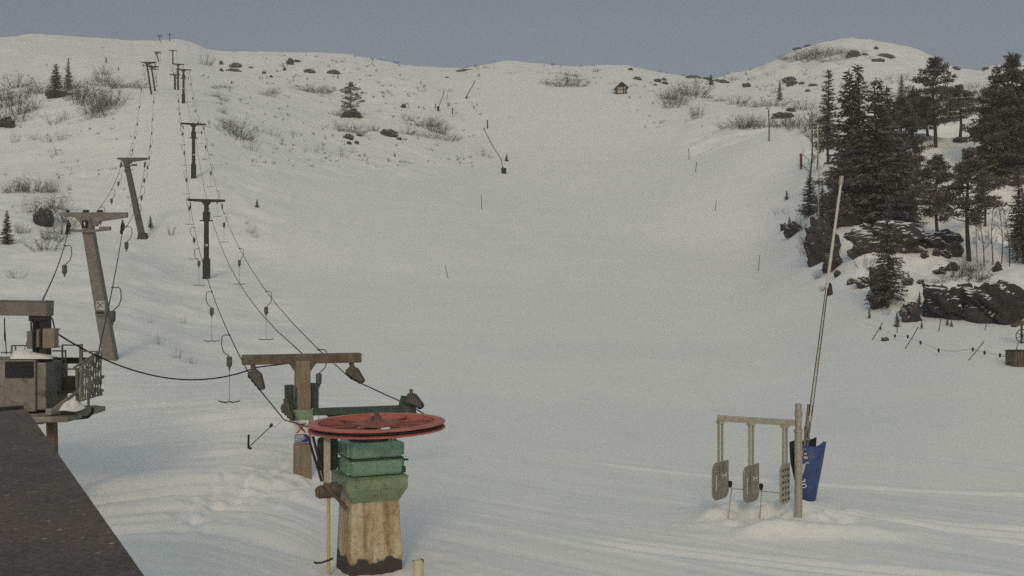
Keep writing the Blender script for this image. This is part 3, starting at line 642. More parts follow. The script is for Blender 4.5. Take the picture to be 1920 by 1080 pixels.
# loose T-bar being held out over the snow left of the near tower
w0 = wpt(tN, -.5, -.3, hN-1.5); e1 = P(507, 800, 24.5); e0 = P(467, 838, 23.6)
t = thing('t_bar', 'black T-bar on a slack pale cord hanging low over the snow by the brown tower', 't-bar', e0, group=None)
MB().tube([w0-e0, (w0.lerp(e1, .5)-e0)-Vector((0, 0, .06)), e1-e0], .006, n=4).build('cord', M['galv2'], t)
MB().cyl(e1-e0, (e1-e0)*1.07+Vector((0, 0, .02)), .03, .035, n=8).tube([e1-e0, (0, 0, 0)], .011, n=6).build('handle_rod', M['dark'], t)
MB().tube([(-.02, .05, .27), (-.02, .02, .03), (-.015, -.01, -.02), (.06, -.02, -.03)], .026).build('cross_bar', M['black'], t, smooth=True)

# ------------------------------------------------------------------ loading gate
gp = ground(1497, 968); kg = gp.y/F
ztop = (540-757)*kg
t = thing('loading_gate', 'galvanised loading gate with round post, cross arm and three hanging paddles', 'loading gate', gp, 0)
hg = ztop-gp.z
MB().cyl((0, 0, -.4), (0, 0, hg-.50), .072, n=20).build('post', M['galv'], t, smooth=True)
MB().cyl((0, 0, hg-.50), (0, 0, hg), .062, n=20).cyl((0, 0, hg-.53), (0, 0, hg-.49), .088, n=20).cyl((0, 0, hg-.24), (0, 0, hg-.14), .075, n=20).build('upper_post', M['galv'], t, smooth=True)
zA = (540-793)*kg-gp.z
arm0, arm1 = Vector((-.06, .0, zA)), Vector((P(1345, 784, gp.y+.55)-gp))
MB().bar(arm0, arm1, .09, .11).build('cross_arm', M['galv'], t, bevel=.008)
yaw = Vector((.64, .77, 0)).normalized()
def paddle(fr, ybot, ytop, back=False):
    c = arm0.lerp(arm1, fr); dd = gp.y+c.y; kk = dd/F
    z0 = (540-ybot)*kk-gp.z; z1 = (540-ytop)*kk-gp.z; H = z1-z0; W = .62 if not back else .40
    hb = MB()
    for s_ in (-1, 1): hb.bar(c+yaw*(.07*s_)+Vector((0, 0, -.05)), c+yaw*(.07*s_)+Vector((0, 0, z0+.5*H-c.z)), .035, .05, up=tuple(yaw))
    hb.box(c+Vector((0, 0, -.075)), (.15, .12, .05))
    hb.build('hanger_bar', M['galv'], t, bevel=.005)
    out = []
    rr = .16 if not back else .10
    def corner(cx, cz, a0, a1): return [(cx+rr*math.cos(q_), cz+rr*math.sin(q_)) for q_ in np.linspace(a0, a1, 6)]
    pts = corner(-W/2+rr, rr, math.pi, 1.5*math.pi)+corner(W/2-rr, rr, -.5*math.pi, 0)+[(W/2, H*.30), (W/2-.05, H*.36), (W/2, H*.44), (W/2, H)]+corner(-W/2+rr, H-rr, .5*math.pi, math.pi)
    nrm = Vector((yaw.y, -yaw.x, 0)); off = Vector((c.x, c.y, z0))
    th = .035
    o = MB().prism([off+yaw*x+Vector((0, 0, z))-nrm*(th/2) for x, z in pts], nrm*th).build('paddle', M['paddle'] if not back else M['galv'], t, bevel=.008)
    def face(x, z, w, h, mm, name, dn=th/2+.004, sgn=-1):
        # marks sit on the side facing the lens
        q0 = off+yaw*x+Vector((0, 0, z)); nn = nrm if (nrm.dot(-(gp+q0)) > 0) else -nrm
        a_ = q0+nn*dn
        mb.add([a_-yaw*w/2-Vector((0, 0, h/2)), a_+yaw*w/2-Vector((0, 0, h/2)), a_+yaw*w/2+Vector((0, 0, h/2)), a_-yaw*w/2+Vector((0, 0, h/2))], [(0, 1, 2, 3)])
    mb = MB()
    if not back:
        for zz, sc_ in ((H*.62, 1), (H*.24, .6)):
            face(.06, zz, .03*sc_, .11*sc_, 0, ''); face(.20, zz, .03*sc_, .11*sc_, 0, ''); face(.13, zz, .12*sc_, .03*sc_, 0, '', th/2+.006)
        mb.build('symbol', M['white'], o)
        mb = MB(); face(-.20, H*.47, .035, H*.42, 0, '', th/2+.003); mb.build('bright_strip', M['white'], o)
    else:
        for r1 in range(6):
            for c1 in range(3): face(-.12+.12*c1, H*.10+r1*H*.15, .05, .045, 0, '')
        mb.build('slot', M['dark'], o)
paddle(.96, 936, 866); paddle(.56, 941, 872); paddle(.13, 944, 870, True)
m = MB()
for px, py, dx in ((1372, 913, -.08), (1428, 920, -.04)):
    q_ = P(px, py, gp.y+.3)-gp; gz = hz(gp.x+q_.x+dx, gp.y+q_.y)-gp.z
    m.cyl(q_, (q_.x+dx, q_.y, gz-.1), .010, n=6)
m.tube([P(1374, 916, gp.y+.3)-gp, P(1430, 921, gp.y+.3)-gp, P(1475, 926, gp.y+.25)-gp], .010)
m.build('sensor_rail', M['galv'], t)
for px, py in ((1369, 907), (1427, 912)):
    q_ = P(px, py, gp.y+.3)-gp; MB().lathe([(0, .06), (.035, .05), (.045, 0), (.03, -.06), (0, -.08)], q_, 10, closed=False).build('knob', M['black'], t, smooth=True)

# ------------------------------------------------------------------ snow lances
def snow_lance(px, py, pxt, pyt, label, s=1.0, d=None, mids=None, pad_top=825, padw=(1487, 1547), full=True):
    b = ground(px, py); k_ = b.y/F
    t = thing('snow_lance', label, 'snow gun', b, 0)
    return t, b, k_
lb = ground(1520, 938); kl = lb.y/F
t = thing('snow_lance', 'tall slim snow lance with blue padded foot behind the loading gate', 'snow gun', lb, 0)
Q = lambda px, py, dd=0: P(px, py, lb.y+dd)-lb
def sheetwrap(outline_l, outline_r, y0, bulge, th, name, mt, parent, n=14):
    """an upholstered wrap: rows from foot to top, each row an arc bulging towards the viewer"""
    rows = len(outline_l); vs = []
    for i in range(rows):
        l, r = outline_l[i], outline_r[i]
        for j in range(n+1):
            f = j/n; x = l[0]+(r[0]-l[0])*f; z = l[1]+(r[1]-l[1])*f
            y = y0-bulge*math.sin(math.pi*f)*(1+.15*math.sin(7*f+i))
            vs.append((x, y, z+.03*math.sin(math.pi*f*2+.5)*(i == rows-1)))
    fs = [(i*(n+1)+j, i*(n+1)+j+1, (i+1)*(n+1)+j+1, (i+1)*(n+1)+j) for i in range(rows-1) for j in range(n)]
    o = MB().add(vs, fs).build(name, mt, parent, smooth=True, angle=180)
    md = o.modifiers.new('thick', 'SOLIDIFY'); md.thickness = th; md.offset = 1
    return o
lo = [Q(1512, 944), Q(1505, 915), Q(1497, 870), Q(1492, 838)]; ro = [Q(1526, 941), Q(1531, 915), Q(1540, 870), Q(1547, 830)]
pad = sheetwrap([(p.x, p.z) for p in lo], [(p.x, p.z) for p in ro], .10, .20, .06, 'padding', M['blue'], t)
back = sheetwrap([(p.x, p.z) for p in [Q(1510, 943), Q(1498, 915), Q(1488, 870), Q(1486, 834)]], [(p.x, p.z) for p in [Q(1524, 941), Q(1530, 915), Q(1536, 870), Q(1538, 824)]], .28, -.05, .05, 'padding_back', M['navy'], t)
m = MB().add([Q(1503, 872, -.13), Q(1511, 868, -.135), Q(1509, 880, -.135), Q(1504, 893, -.13)], [(0, 1, 2, 3)]); 
m.build('yellow_label', M['cream'], pad)
m = MB().box(Q(1511, 858, -.14), (.085, .008, .05)).box(Q(1510, 851, -.14), (.07, .008, .03)); m.build('label_plate', M['cream'], pad)
m = MB()
for px, py, w, h in ((1506, 903, 6, 2), (1509, 901, 2, 6), (1508, 908, 7, 2), (1511, 911, 2, 5), (1507, 914, 5, 1.5), (1514, 868, 6, 1.2)):
    m.box(Q(px, py, -.135), (w*kl, .008, h*kl))
m.build('white_marking', M['white'], pad)
MB().bar(Q(1508, 838, 0), Q(1516, 758, 0), .045, .06).bar(Q(1513, 838, .02), Q(1523, 758, .02), .045, .06).bar(Q(1509, 822, -.05), Q(1519, 824, -.05), .05, .06).bar(Q(1511, 800, -.04), Q(1517, 801, -.04), .04, .05).bar(Q(1506, 845, -.05), Q(1514, 800, -.05), .03, .04).build('tilt_bracket', M['galv2'], t, bevel=.005)
MB().cyl(Q(1516, 940, .2), Q(1512, 800, .05), .06, .05, n=12).build('stand', M['dark'], t, smooth=True)
MB().tube([Q(1508, 858, -.06), Q(1503, 852, -.1), Q(1507, 842, -.12), Q(1516, 843, -.1), Q(1517, 852, -.08)], .014).build('hose', M['galv'], t, smooth=True)
MB().cyl(Q(1517.5, 790), Q(1550, 540), .024, .024, n=12).cyl(Q(1550, 540), Q(1576.5, 345), .033, .026, n=12).build('lance_tube', M['galv3'], t, smooth=True)
MB().tube([Q(1516, 780, -.03), Q(1548.5, 540, -.035)], .008).tube([Q(1522.5, 780, -.03), Q(1552.5, 540, -.035)], .008).build('air_hose', M['dark'], t)
MB().cyl(Q(1576.5, 345), Q(1578, 330), .05, .042, n=12).build('nozzle_head', M['galv'], t, smooth=True)

def far_lance(px, py, pts, padbox, label):
    b = ground(px, py); q_ = lambda a, c, dd=0: P(a, c, b.y+dd)-b; k_ = b.y/F
    t = thing('snow_lance', label, 'snow gun', b)
    (x0, x1, y0, y1) = padbox
    m = MB(); c = q_((x0+x1)/2, (y0+y1)/2)
    m.add([q_(x0+(x1-x0)*.18, y1, -.3), q_(x1-(x1-x0)*.05, y1+1, -.35), q_(x1-(x1-x0)*.1, y1, .5), q_(x0+.2*(x1-x0), y1, .5), q_(x0, y0+1.5, -.4), q_(x1, y0, -.4), q_(x1, y0-.5, .5), q_(x0+.3, y0, .5)], [(3, 2, 1, 0), (4, 5, 6, 7), (0, 1, 5, 4), (1, 2, 6, 5), (2, 3, 7, 6), (3, 0, 4, 7)])
    m.build('padding', M['navy'], t, bevel=.08)
    rr = k_*.8
    MB().bar(q_((x0+x1)/2, y0+3), q_(*pts[0]), rr*3.4, rr*3.4).build('stand', M['dark'], t)
    m = MB()
    for u, v in zip(pts[:-1], pts[1:]): m.cyl(q_(*u), q_(*v), rr*1.15, rr*.9, n=8)
    m.build('lance_tube', M['galv2'], t)
    m = MB().cyl(q_(*pts[-1]), q_(pts[-1][0]-.6, pts[-1][1]-2), rr*1.6, rr*1.4, n=8); m.build('nozzle_head', M['dark'], t)
far_lance(944, 326, [(942, 313), (939.5, 298), (926, 278), (908, 243)], (939, 949.5, 315, 326), 'distant snow lance leaning left with dark padded foot, mid piste')
far_lance(821, 209, [(822.5, 200), (825, 194), (832, 175)], (819, 824, 199, 209), 'small dark snow lance beside shrubs on the upper left piste edge')
far_lance(874.5, 185, [(875, 181), (876, 178), (889, 156)], (872.5, 877, 181, 185), 'tiny far snow lance below the skyline, above the leaning one')

# ------------------------------------------------------------------ operator platform of the left lift
sb = Vector((S20(60, 780).x, 20.0, hz(S20(60, 780).x, 20.0)))
t = thing('lift_station', 'grubby grey lift operator platform with cabin, railings and overhead beam at left', 'lift station', sb)
q = lambda px, py, dd=0: P(px, py, 20+dd)-sb
u = .01
MB().bar(q(-300, 572), q(94, 579), .34, .27).bar(q(-300, 559.5), q(94, 565), .38, .03).build('overhead_beam', M['galv2'], t, bevel=.01)
MB().box(q(85, 648), (.15, .2, 1.15)).box(q(68, 640), (.10, .12, 1.0)).box(q(75, 597), (.32, .25, .10)).build('beam_post', M['dark'], t, bevel=.01)
MB().box(q(95, 634, -.25), (.22, .2, .36)).build('control_box', M['tanbox'], t, bevel=.012)
MB().box(q(58.5, 637, -.2), (.10, .16, .33)).box(q(72, 634, -.15), (.07, .1, .34)).build('junction_box', M['galv2'], t, bevel=.01)
m = MB()
m.tube([q(59, 622, -.2), q(58, 606, -.22), q(61, 599, -.22), q(66, 600, -.22), q(67, 620, -.2), q(66, 655, -.2)], .016)
m.tube([q(94, 592, -.2), q(99, 600, -.22), q(102, 616, -.22)], .014)
m.tube([q(9, 595, -.1), q(8, 640, -.1)], .008).tube([q(8, 598, 0), q(12, 664, 0)], .01).tube([q(55, 628, -.1), q(46, 655, -.1)], .007)
m.bar(q(98, 617, -.15), q(113, 617, -.15), .02, .02).bar(q(98, 650, -.15), q(113, 650, -.15), .02, .02)
m.build('hose', M['black'], t, smooth=True)
MB().box(q(-85, 719, .2), (3.5, 1.0, .96)).box(q(99, 720, .25), (.17, 1.0, .88)).build('cabin', M['cabin'], t, bevel=.02)
MB().box(q(36, 693, -.315), (.52, .03, .30)).build('window', M['glass'], t, bevel=.008)
m = MB()
for i, (dy, hh) in enumerate(((-.3, .03), (-.1, .12), (.15, .15), (.4, .12), (.6, .03))): pass
vs = []; nx, ny = 16, 8
for j in range(ny+1):
    for i in range(nx+1):
        fx, fy = i/nx, j/ny; e = (max(0, 1-(2*fx-1)**4))**.6*(max(0, 1-(2*fy-1)**4))**.6
        p_ = q(18+fx*82, 671, -.28+fy*.95); vs.append((p_.x, p_.y, p_.z-.02+.18*e*(.85+.25*math.sin(fx*5+fy*3))))
m.add(vs, [(j*(nx+1)+i, j*(nx+1)+i+1, (j+1)*(nx+1)+i+1, (j+1)*(nx+1)+i) for j in range(ny) for i in range(nx)])
m.build('snow_cap', M['snow'], t, smooth=True, angle=180)
m = MB().box(q(20, 776, .1), (2.9, 1.8, .10)).bar(q(90, 772, -.75), q(176, 768, .6), .12, .12).box(q(135, 768, .5), (.7, 1.0, .06))
m.build('platform', M['cabin'], t, bevel=.02)
MB().tube([q(100, 787, -.2), q(130, 786, -.2), q(165, 782, -.1), q(173, 774, 0), q(174, 766, .1)], .03, n=8).build('platform_edge', M['black'], t, smooth=True)
m = MB()
for a_, b_, w in (((22, 668), (22, 648), .025), ((29, 668), (29, 648), .025), ((22, 648), (53, 648), .025), ((2, 661), (22, 661), .025), ((117, 712), (117, 646), .03), ((117, 647), (152, 647), .025), ((98, 658), (123, 658), .025), ((123, 656), (123, 712), .025), ((155, 659), (186, 659), .025), ((108, 692), (150, 692), .03)):
    m.bar(q(*a_, .5), q(*b_, .5), w, w)
m.build('rail', M['galv2'], t); m = MB()
m.bar(q(152, 645, .5), q(152, 740, .5), .055, .055).bar(q(145, 690, .45), q(146, 765, .45), .05, .09)
m.bar(q(166, 705, .6), q(166, 765, .6), .03, .05)
m.build('rail_post', M['galv2'], t)
MB().bar(q(107, 676, .55), q(176, 676, .55), .03, .12).build('guard_board', M['darkwood'], t, bevel=.005)
MB().box(q(128, 718, .6), (.36, .3, .26)).build('winch_box', M['dark'], t, bevel=.01)
MB().bar(q(108, 736, .3), q(148, 733, .3), .1, .06).build('toe_board', M['darkwood'], t, bevel=.01)
m = MB()
for f in np.linspace(0, 1, 9):
    x = 150+38*f; dd = -.6+1.8*f
    m.bar(q(x, 752-12*f, dd), q(x+2, 690-30*f, dd), .02, .03)
for v in (0, .33, .66, 1):
    m.bar(q(150, 752-62*v, -.6), q(188, 740-80*v, 1.2), .025, .03)
m.bar(q(138, 690, -.7), q(188, 658, 1.2), .03, .035).bar(q(100, 768, -.6), q(168, 718, .2), .05, .05)
for i in range(70):
    f = random.random(); v = random.random(); p_ = q(150+40*f, 752-12*f-(62+18*f)*v, -.6+1.8*f)
    m.box(p_+Vector((random.gauss(0, .015), 0, 0)), (random.uniform(.02, .07), .05, random.uniform(.03, .10)), random.random())
m.build('side_railing', M['cabin'], t)
vs = []; c0 = q(132, 768, -.45)
for j in range(7):
    for i in range(13):
        a_ = 2*math.pi*i/13; rr = j/6; vs.append((c0.x+.22*rr*math.cos(a_)*(1+.2*math.sin(3*a_)), c0.y+.3*rr*math.sin(a_), c0.z+.13*(1-rr**2)*(1+.4*math.sin(2*a_+1))+.02*math.sin(3*a_)*rr))
MB().add(vs, [(j*13+i, j*13+(i+1) % 13, (j+1)*13+(i+1) % 13, (j+1)*13+i) for j in range(6) for i in range(13)]).build('snow_patch', M['snow'], t, smooth=True, angle=180)
MB().bar(q(97, 780, .1), Vector((q(97, 780).x, .1, -.4)), .16, .16).build('column', M['brown'], t, bevel=.01)
MB().bar(q(-80, 780, .1), Vector((q(-80, 780).x, .1, -.4)), .16, .16).build('column', M['brown'], t, bevel=.01)
MB().box(q(72, 787, -.4), (.22, .2, .15)).build('lamp_box', M['tanbox'], t, bevel=.01)
kc = [P(100, 621, 19.9), P(480, 689, nb.y-.3), P(545, 681, nb.y-.2)]
c_ = sag(kc[0], kc[1], 24, .0)
c_ = [p-Vector((0, 0, .55*4*(i/24)*(1-i/24))) for i, p in enumerate(c_)]+[kc[2]]
tag(MB().tube(c_, .016, n=6).build('power_cable', M['black']), 'black power cable sagging from the operator platform to the brown tower', 'cable')

# ------------------------------------------------------------------ roof of the building the view is taken from
A = Vector((-5.92, 13.0, -1.47)); B_ = Vector((-1.93, 5.6, -1.512)); e = (A-B_).normalized(); pr_ = Vector((-e.y, e.x, 0)).normalized()
if pr_.x > 0: pr_ = -pr_
bb = Vector((A.x-1.5, A.y-4, -4.6))
t = thing('building', 'dark felt-roofed building filling the near left corner', 'building', bb)
fa = A-bb; fb = B_+(B_-A).normalized()*6-bb; wv = pr_*9+Vector((0, 0, -.25))
MB().prism([fa, fb, fb+wv, fa+wv], (0, 0, -.16)).build('roof', M['roof'], t)
ins = pr_*.45; ia = fa-(fa-fb).normalized()*.35
m = MB()
for p0, p1 in ((ia+ins, fb+ins), (ia+ins, ia+wv*.95), (ia+wv*.95, fb+wv*.95)):
    p0 = Vector((p0.x, p0.y, 0)); p1 = Vector((p1.x, p1.y, 0))
    m.bar((p0.x, p0.y, 1.25), (p1.x, p1.y, 1.25), .15, 3.3)
m.build('wall', M['darkwood'], t)
MB().bar(fa+Vector((0, 0, .015))+pr_*.03, fa+wv+Vector((0, 0, .015)), .10, .05).build('verge_trim', M['dark'], t)

# ------------------------------------------------------------------ hut
hb = ground(1165, 177); kh = hb.y/F
t = thing('wooden_hut', 'small dark gabled wooden hut alone at the top of the piste', 'hut', hb, R(6))
w, h1, h2 = 18*kh, 14*kh, 23*kh
MB().prism([(-w/2, 0, -.4), (w/2, 0, -.4), (w/2, 0, h1), (0, 0, h2-.25), (-w/2, 0, h1)], (0, 2.6, 0)).build('wall', M['greyboard'], t)
m = MB()
for x in (-w/2, w/2): m.box((x, -.06, h1/2), (.34, .3, h1+.1))
m.box((0, -.06, .06), (w, .26, .22)).box((0, -.06, h1*.62), (w*.9, .1, .14)).box((w*.25, -.07, h1*.4), (.3, .1, h1*.8)).box((0, -.06, h1*.95), (w*.6, .12, .22))
m.build('frame', M['darkwood'], t)
m = MB()
for s_ in (-1, 1):
    m.prism([(0, -.5, h2), (s_*(w/2+.6), -.5, h1-.15-(.35 if s_ < 0 else 0)), (s_*(w/2+.6), -.5, h1-.45-(.35 if s_ < 0 else 0)), (0, -.5, h2-.42)][::s_], (0, 3.4, 0))
m.prism([(-w*.34, -.08, h1*1.05), (w*.34, -.08, h1*1.05), (0, -.08, h2-.3)], (0, .06, 0))
m.build('roof', M['darkwood'], t)

# crate and small roofed wheel stand at the right edge
cb = ground(1909, 686); kc_ = cb.y/F
t = thing('wooden_crate', 'square weathered wooden crate sitting on the snow at the right edge', 'crate', cb, R(8))
m = MB()
W_ = 34*kc_; H_ = 29*kc_
for i in range(6): m.box((-W_/2+W_*(i+.5)/6, -.01, H_/2-.03), (W_/6-.012, W_*.9, H_))
m.build('side_boards', M['wood'], t, bevel=.015)
MB().box((0, 0, H_-.01), (W_*1.02, W_*.93, .03)).build('lid', M['darkwood'], t)
MB().bar((-W_/2-.02, 0, H_*.6), (-W_/2-.32, -.02, H_*.62), .02, .03).build('side_handle', M['wood'], t)
MB().tube([(-.1, 0, H_), (-.06, 0, H_+.12), (.0, 0, H_+.3)], .012).tube([(-.03, 0, H_), (-.06, 0, H_+.12)], .01).build('latch_rod', M['dark'], t)
wb = ground(1917, 645); kw = wb.y/F
t = thing('wheel_stand', 'small gable-roofed stand holding a spoked wheel beyond the crate', 'stand', wb, 0)
MB().tube([(.30*math.cos(a_), 0, .36+.30*math.sin(a_)) for a_ in np.linspace(0, 2*math.pi, 22)], .022).build('wheel_rim', M['dark'], t)
m = MB()
for i in range(4):
    a_ = i*math.pi/4+.3; m.cyl((.3*math.cos(a_), 0, .36+.3*math.sin(a_)), (-.3*math.cos(a_), 0, .36-.3*math.sin(a_)), .014, n=5)
m.build('wheel_spoke', M['dark'], t)
MB().box((0, .08, .42), (.07, .07, 1.2)).build('post', M['wood'], t)
MB().prism([(-.38, -.2, .86), (0, -.2, 1.06), (.38, -.2, .86), (.38, -.2, .76), (0, -.2, .94), (-.38, -.2, .76)], (0, .55, 0)).build('roof', M['wood'], t)

# ------------------------------------------------------------------ poles
def pole(px, py, pxt, pyt, label, cat='marker pole', mt='dark', r=1.1, name='marker_pole', group=None, dd=0):
    b = ground(px, py); tp = P(pxt, pyt, b.y+dd)-b
    rr = max(.012, r*b.y/F/2)
    o = MB().tube([-tp.normalized()*.3, (0, 0, 0), tp*.5+Vector((.01*tp.length, 0, 0)), tp], rr, n=6).build(name, M[mt])
    o.location = b; tag(o, label, cat, group); return o
gp_ = 'thin marker poles along the piste'
pole(903, 393, 902.5, 366, 'thin grey marker pole in the middle of the piste, below the leaning lance', group=gp_)
pole(840, 522, 835, 499, 'short slightly tilted marker pole low in the middle piste', group=gp_)
pole(1422, 509, 1424, 478, 'reddish marker pole on the lower right side of the piste', group=gp_, mt='redpole')
pole(1341, 396, 1343, 376, 'short marker pole on the right piste, midway to the forest', group=gp_)
pole(1304, 323, 1306, 303, 'thin tilted marker pole high on the right half of the piste', group=gp_)
pole(1292, 300, 1291, 278, 'faint marker pole just above the tilted one on the right piste', group=gp_)
pole(1442, 265, 1441, 206, 'tall dark pole at the bench edge before the bare thicket', r=2.2, group=gp_)
pole(914, 241, 914, 225, 'short dull red post above the leaning snow lance', mt='redpole', r=2.6, group='short posts beside the upper piste')
pole(848, 215, 848.5, 202, 'short brown post right of the small dark snow lance', mt='redpole', r=2.2, group='short posts beside the upper piste')
pole(816, 205, 817, 195, 'short dark post close left of the small dark snow lance', mt='dark', r=2, group='short posts beside the upper piste')
pole(838, 187, 838.5, 177, 'thin short post above the small dark snow lance', r=1.3, group='short posts beside the upper piste')
pole(789, 160, 789, 151, 'tiny post among shrubs below the central ridge', r=1.3, group='short posts beside the upper piste')
pole(748, 123, 748, 114, 'tiny post near the skyline left of the central dip', r=1.3, group='short posts beside the upper piste')
pole(1502, 318, 1501.5, 288, 'dull red post at the edge of the spruce forest', mt='redpole', r=4.5, name='edge_post')
pole(1534, 440, 1533, 232, 'very tall thin pale pole in front of the slim spruce', mt='galv', r=2.0, name='tall_pole')
ob = ground(1537, 442)
t = MB().box((0, 0, .65), (.26, .08, 1.7)).box((.05, .03, .5), (.55, .04, .7)).build('orange_board', [M['orange']]); t.location = ob
tag(t, 'weathered orange board standing on the rock foot of the slim forest spruces', 'board')
gf = 'leaning fence poles at the right piste edge'
for a_, lab in (((1635, 638, 1655, 605), 'leftmost leaning bamboo pole by the tiny spruces at right'), ((1697, 655, 1722, 613), 'leaning pole right of the bushy small spruce'), ((1760, 622, 1767, 581), 'nearly upright pole left of the long dark rock wall'), ((1847, 620, 1852, 592), 'upright pole in front of the long dark rock wall'), ((1816, 676, 1845, 640), 'strongly leaning pole left of the wooden crate'), ((1889, 686, 1893, 676), 'short stub pole touching the wooden crate'), ((1682, 625, 1682, 612), 'short upright stake below the bushy small spruce')):
    pole(*a_, lab, mt='darkwood', r=1.5, name='fence_pole', group=gf)
rp = [ground(x, y) for x, y in ((1622, 615), (1651, 623), (1678, 638), (1702, 640), (1726, 651), (1760, 666), (1790, 669), (1824, 664), (1846, 671), (1875, 676), (1890, 674))]
rp = [p+Vector((0, 0, .22)) for p in rp]
t = thing('rope_fence', 'thin low rope with small dark floats strung across the snow at right', 'rope fence', rp[5]-Vector((0, 0, .22)))
MB().tube([p-t.location for p in rp], .006, n=5).build('rope', M['rope'], t)
for p in rp[1:6]+rp[7:10]:
    MB().lathe([(0, .07), (.04, .06), (.05, 0), (.04, -.10), (0, -.11)], p-t.location, 10, closed=False).build('float', M['dark'], t, smooth=True)

# ------------------------------------------------------------------ rocks
def rock_mesh(seed, n=60):
    rs = np.random.default_rng(seed); vs = []; m = MB(); k_ = n//2
    for j in range(k_+1):
        th = math.pi*j/k_
        for i in range(n):
            a_ = 2*math.pi*i/n; x, y, z = math.sin(th)*math.cos(a_), math.sin(th)*math.sin(a_), math.cos(th)
            x, y, z = (math.copysign(abs(c)**.85, c) for c in (x, y, z))
            f = 1+.62*float(fbm(np.array([x*1.6+seed*7.7+z]), np.array([y*1.6-z*1.3+seed*3.1]), seed, 4)[0])+.14*float(fbm(np.array([x*5+seed]), np.array([z*6+y*2]), seed+5, 3)[0])
            vs.append((x*f*.5, y*f*.5, z*f*.5))
    fs = [(j*n+i, j*n+(i+1) % n, (j+1)*n+(i+1) % n, (j+1)*n+i)[::-1] for j in range(k_) for i in range(n)]
    m.add(vs, fs); me_ = m.mesh('rock', [M['rock']])
    return me_
RM = [rock_mesh(i) for i in range(7)]
def rock(px, py, w, h, label, group=None, depth=1.0, rot=0, tilt=0):
    """py = foot of the visible dark face"""
    b = ground(px, py); k_ = b.y/F
    o = link('rock', RM[random.randrange(len(RM))])
    W_, H_ = w*k_*.98, h*k_*1.25
    D_ = max(W_*.35, min(W_*.8, H_*1.6))*depth
    o.scale = (W_, D_, H_*1.25); o.location = b+Vector((0, D_*.30, H_*(.34 if b.y < 130 else .20))); o.rotation_euler = (0, R(tilt), R(rot)+random.uniform(-.25, .25))
    tag(o, label, 'rock', group); return o
gr = 'dark rocks in the right-hand forest'
for a_ in (
    (1795, 598, 110, 52, 'left half of the long dark rock wall above the fence poles', 8), (1880, 606, 110, 58, 'right half of the long dark rock wall above the wooden crate', -4), (1752, 568, 24, 24, 'small dark block at the left end of the long rock wall', 0),
    (1668, 470, 125, 40, 'broad dark ledge beneath the slender forest spruce', 3), (1762, 466, 90, 26, 'flat dark ledge left of the big pine trunk', -3),
    (1545, 490, 54, 58, 'rounded dark outcrop behind the white lance tube', -12), (1562, 508, 36, 26, 'dark lower lip of the rounded outcrop behind the lance', 10),
    (1490, 440, 32, 18, 'lone dark rock on the piste edge left of the lance', 0), (1470, 432, 13, 10, 'small rock touching the lone piste-edge rock', 0),
    (1652, 576, 40, 30, 'dark boulder at the foot of the slender spruce', 0), (1710, 604, 36, 26, 'dark boulder behind the leaning fence poles', 0),
    (1625, 418, 24, 22, 'dark rock face in the middle of a snowy hump', 0), (1680, 400, 70, 34, 'dark ledge under the dense spruces', 0), (1590, 425, 56, 44, 'dark rock at the base of the twin spruces', 0),
    (1650, 545, 34, 38, 'steep dark rock hugging the slender spruce trunk', 0), (1625, 538, 36, 14, 'low rock left of the slender spruce', 0), (1597, 533, 14, 8, 'tiny round rock right of the lance tube', 0), (1571, 518, 12, 8, 'tiny rock close right of the lance tube', 0),
    (1735, 484, 14, 9, 'first small stone in the row left of the pine trunk', 0), (1757, 481, 14, 10, 'second small stone in the row left of the pine trunk', 0), (1776, 486, 22, 12, 'third stone in the row left of the pine trunk', 0), (1793, 482, 24, 20, 'fourth and largest stone in the row left of the pine trunk', 0),
    (1765, 513, 26, 9, 'slanting thin rock above the long rock wall', -20), (1788, 508, 20, 12, 'rock in the snow below the big pine trunk', 0), (1703, 535, 20, 10, 'flat rock carrying a tiny spruce', 0), (1727, 532, 12, 6, 'small flat rock right of the tiny spruce', 0), (1615, 480, 34, 20, 'dark rock half buried left of the broad ledge', 0),
    (1855, 262, 60, 16, 'dark rock at the foot of the dense right-edge pines', 0), (1800, 268, 22, 8, 'small rock on the pale hump under the tall pine', 0), (1556, 555, 10, 18, 'tiny upright rock on the forest toe left of the lance', 0), (1522, 480, 16, 26, 'dark stone at the left end of the forest bank', 0), (1900, 350, 60, 20, 'dark ledge at the right edge below the pines', 0), (1660, 640, 14, 6, 'little flat stone beside the leftmost bamboo pole', 0), (1872, 510, 14, 14, 'small stone right of the bare saplings', 0)):
    rock(*a_[:5], group=gr, tilt=a_[5])
gl = 'rocks showing through the snow of the hillside'
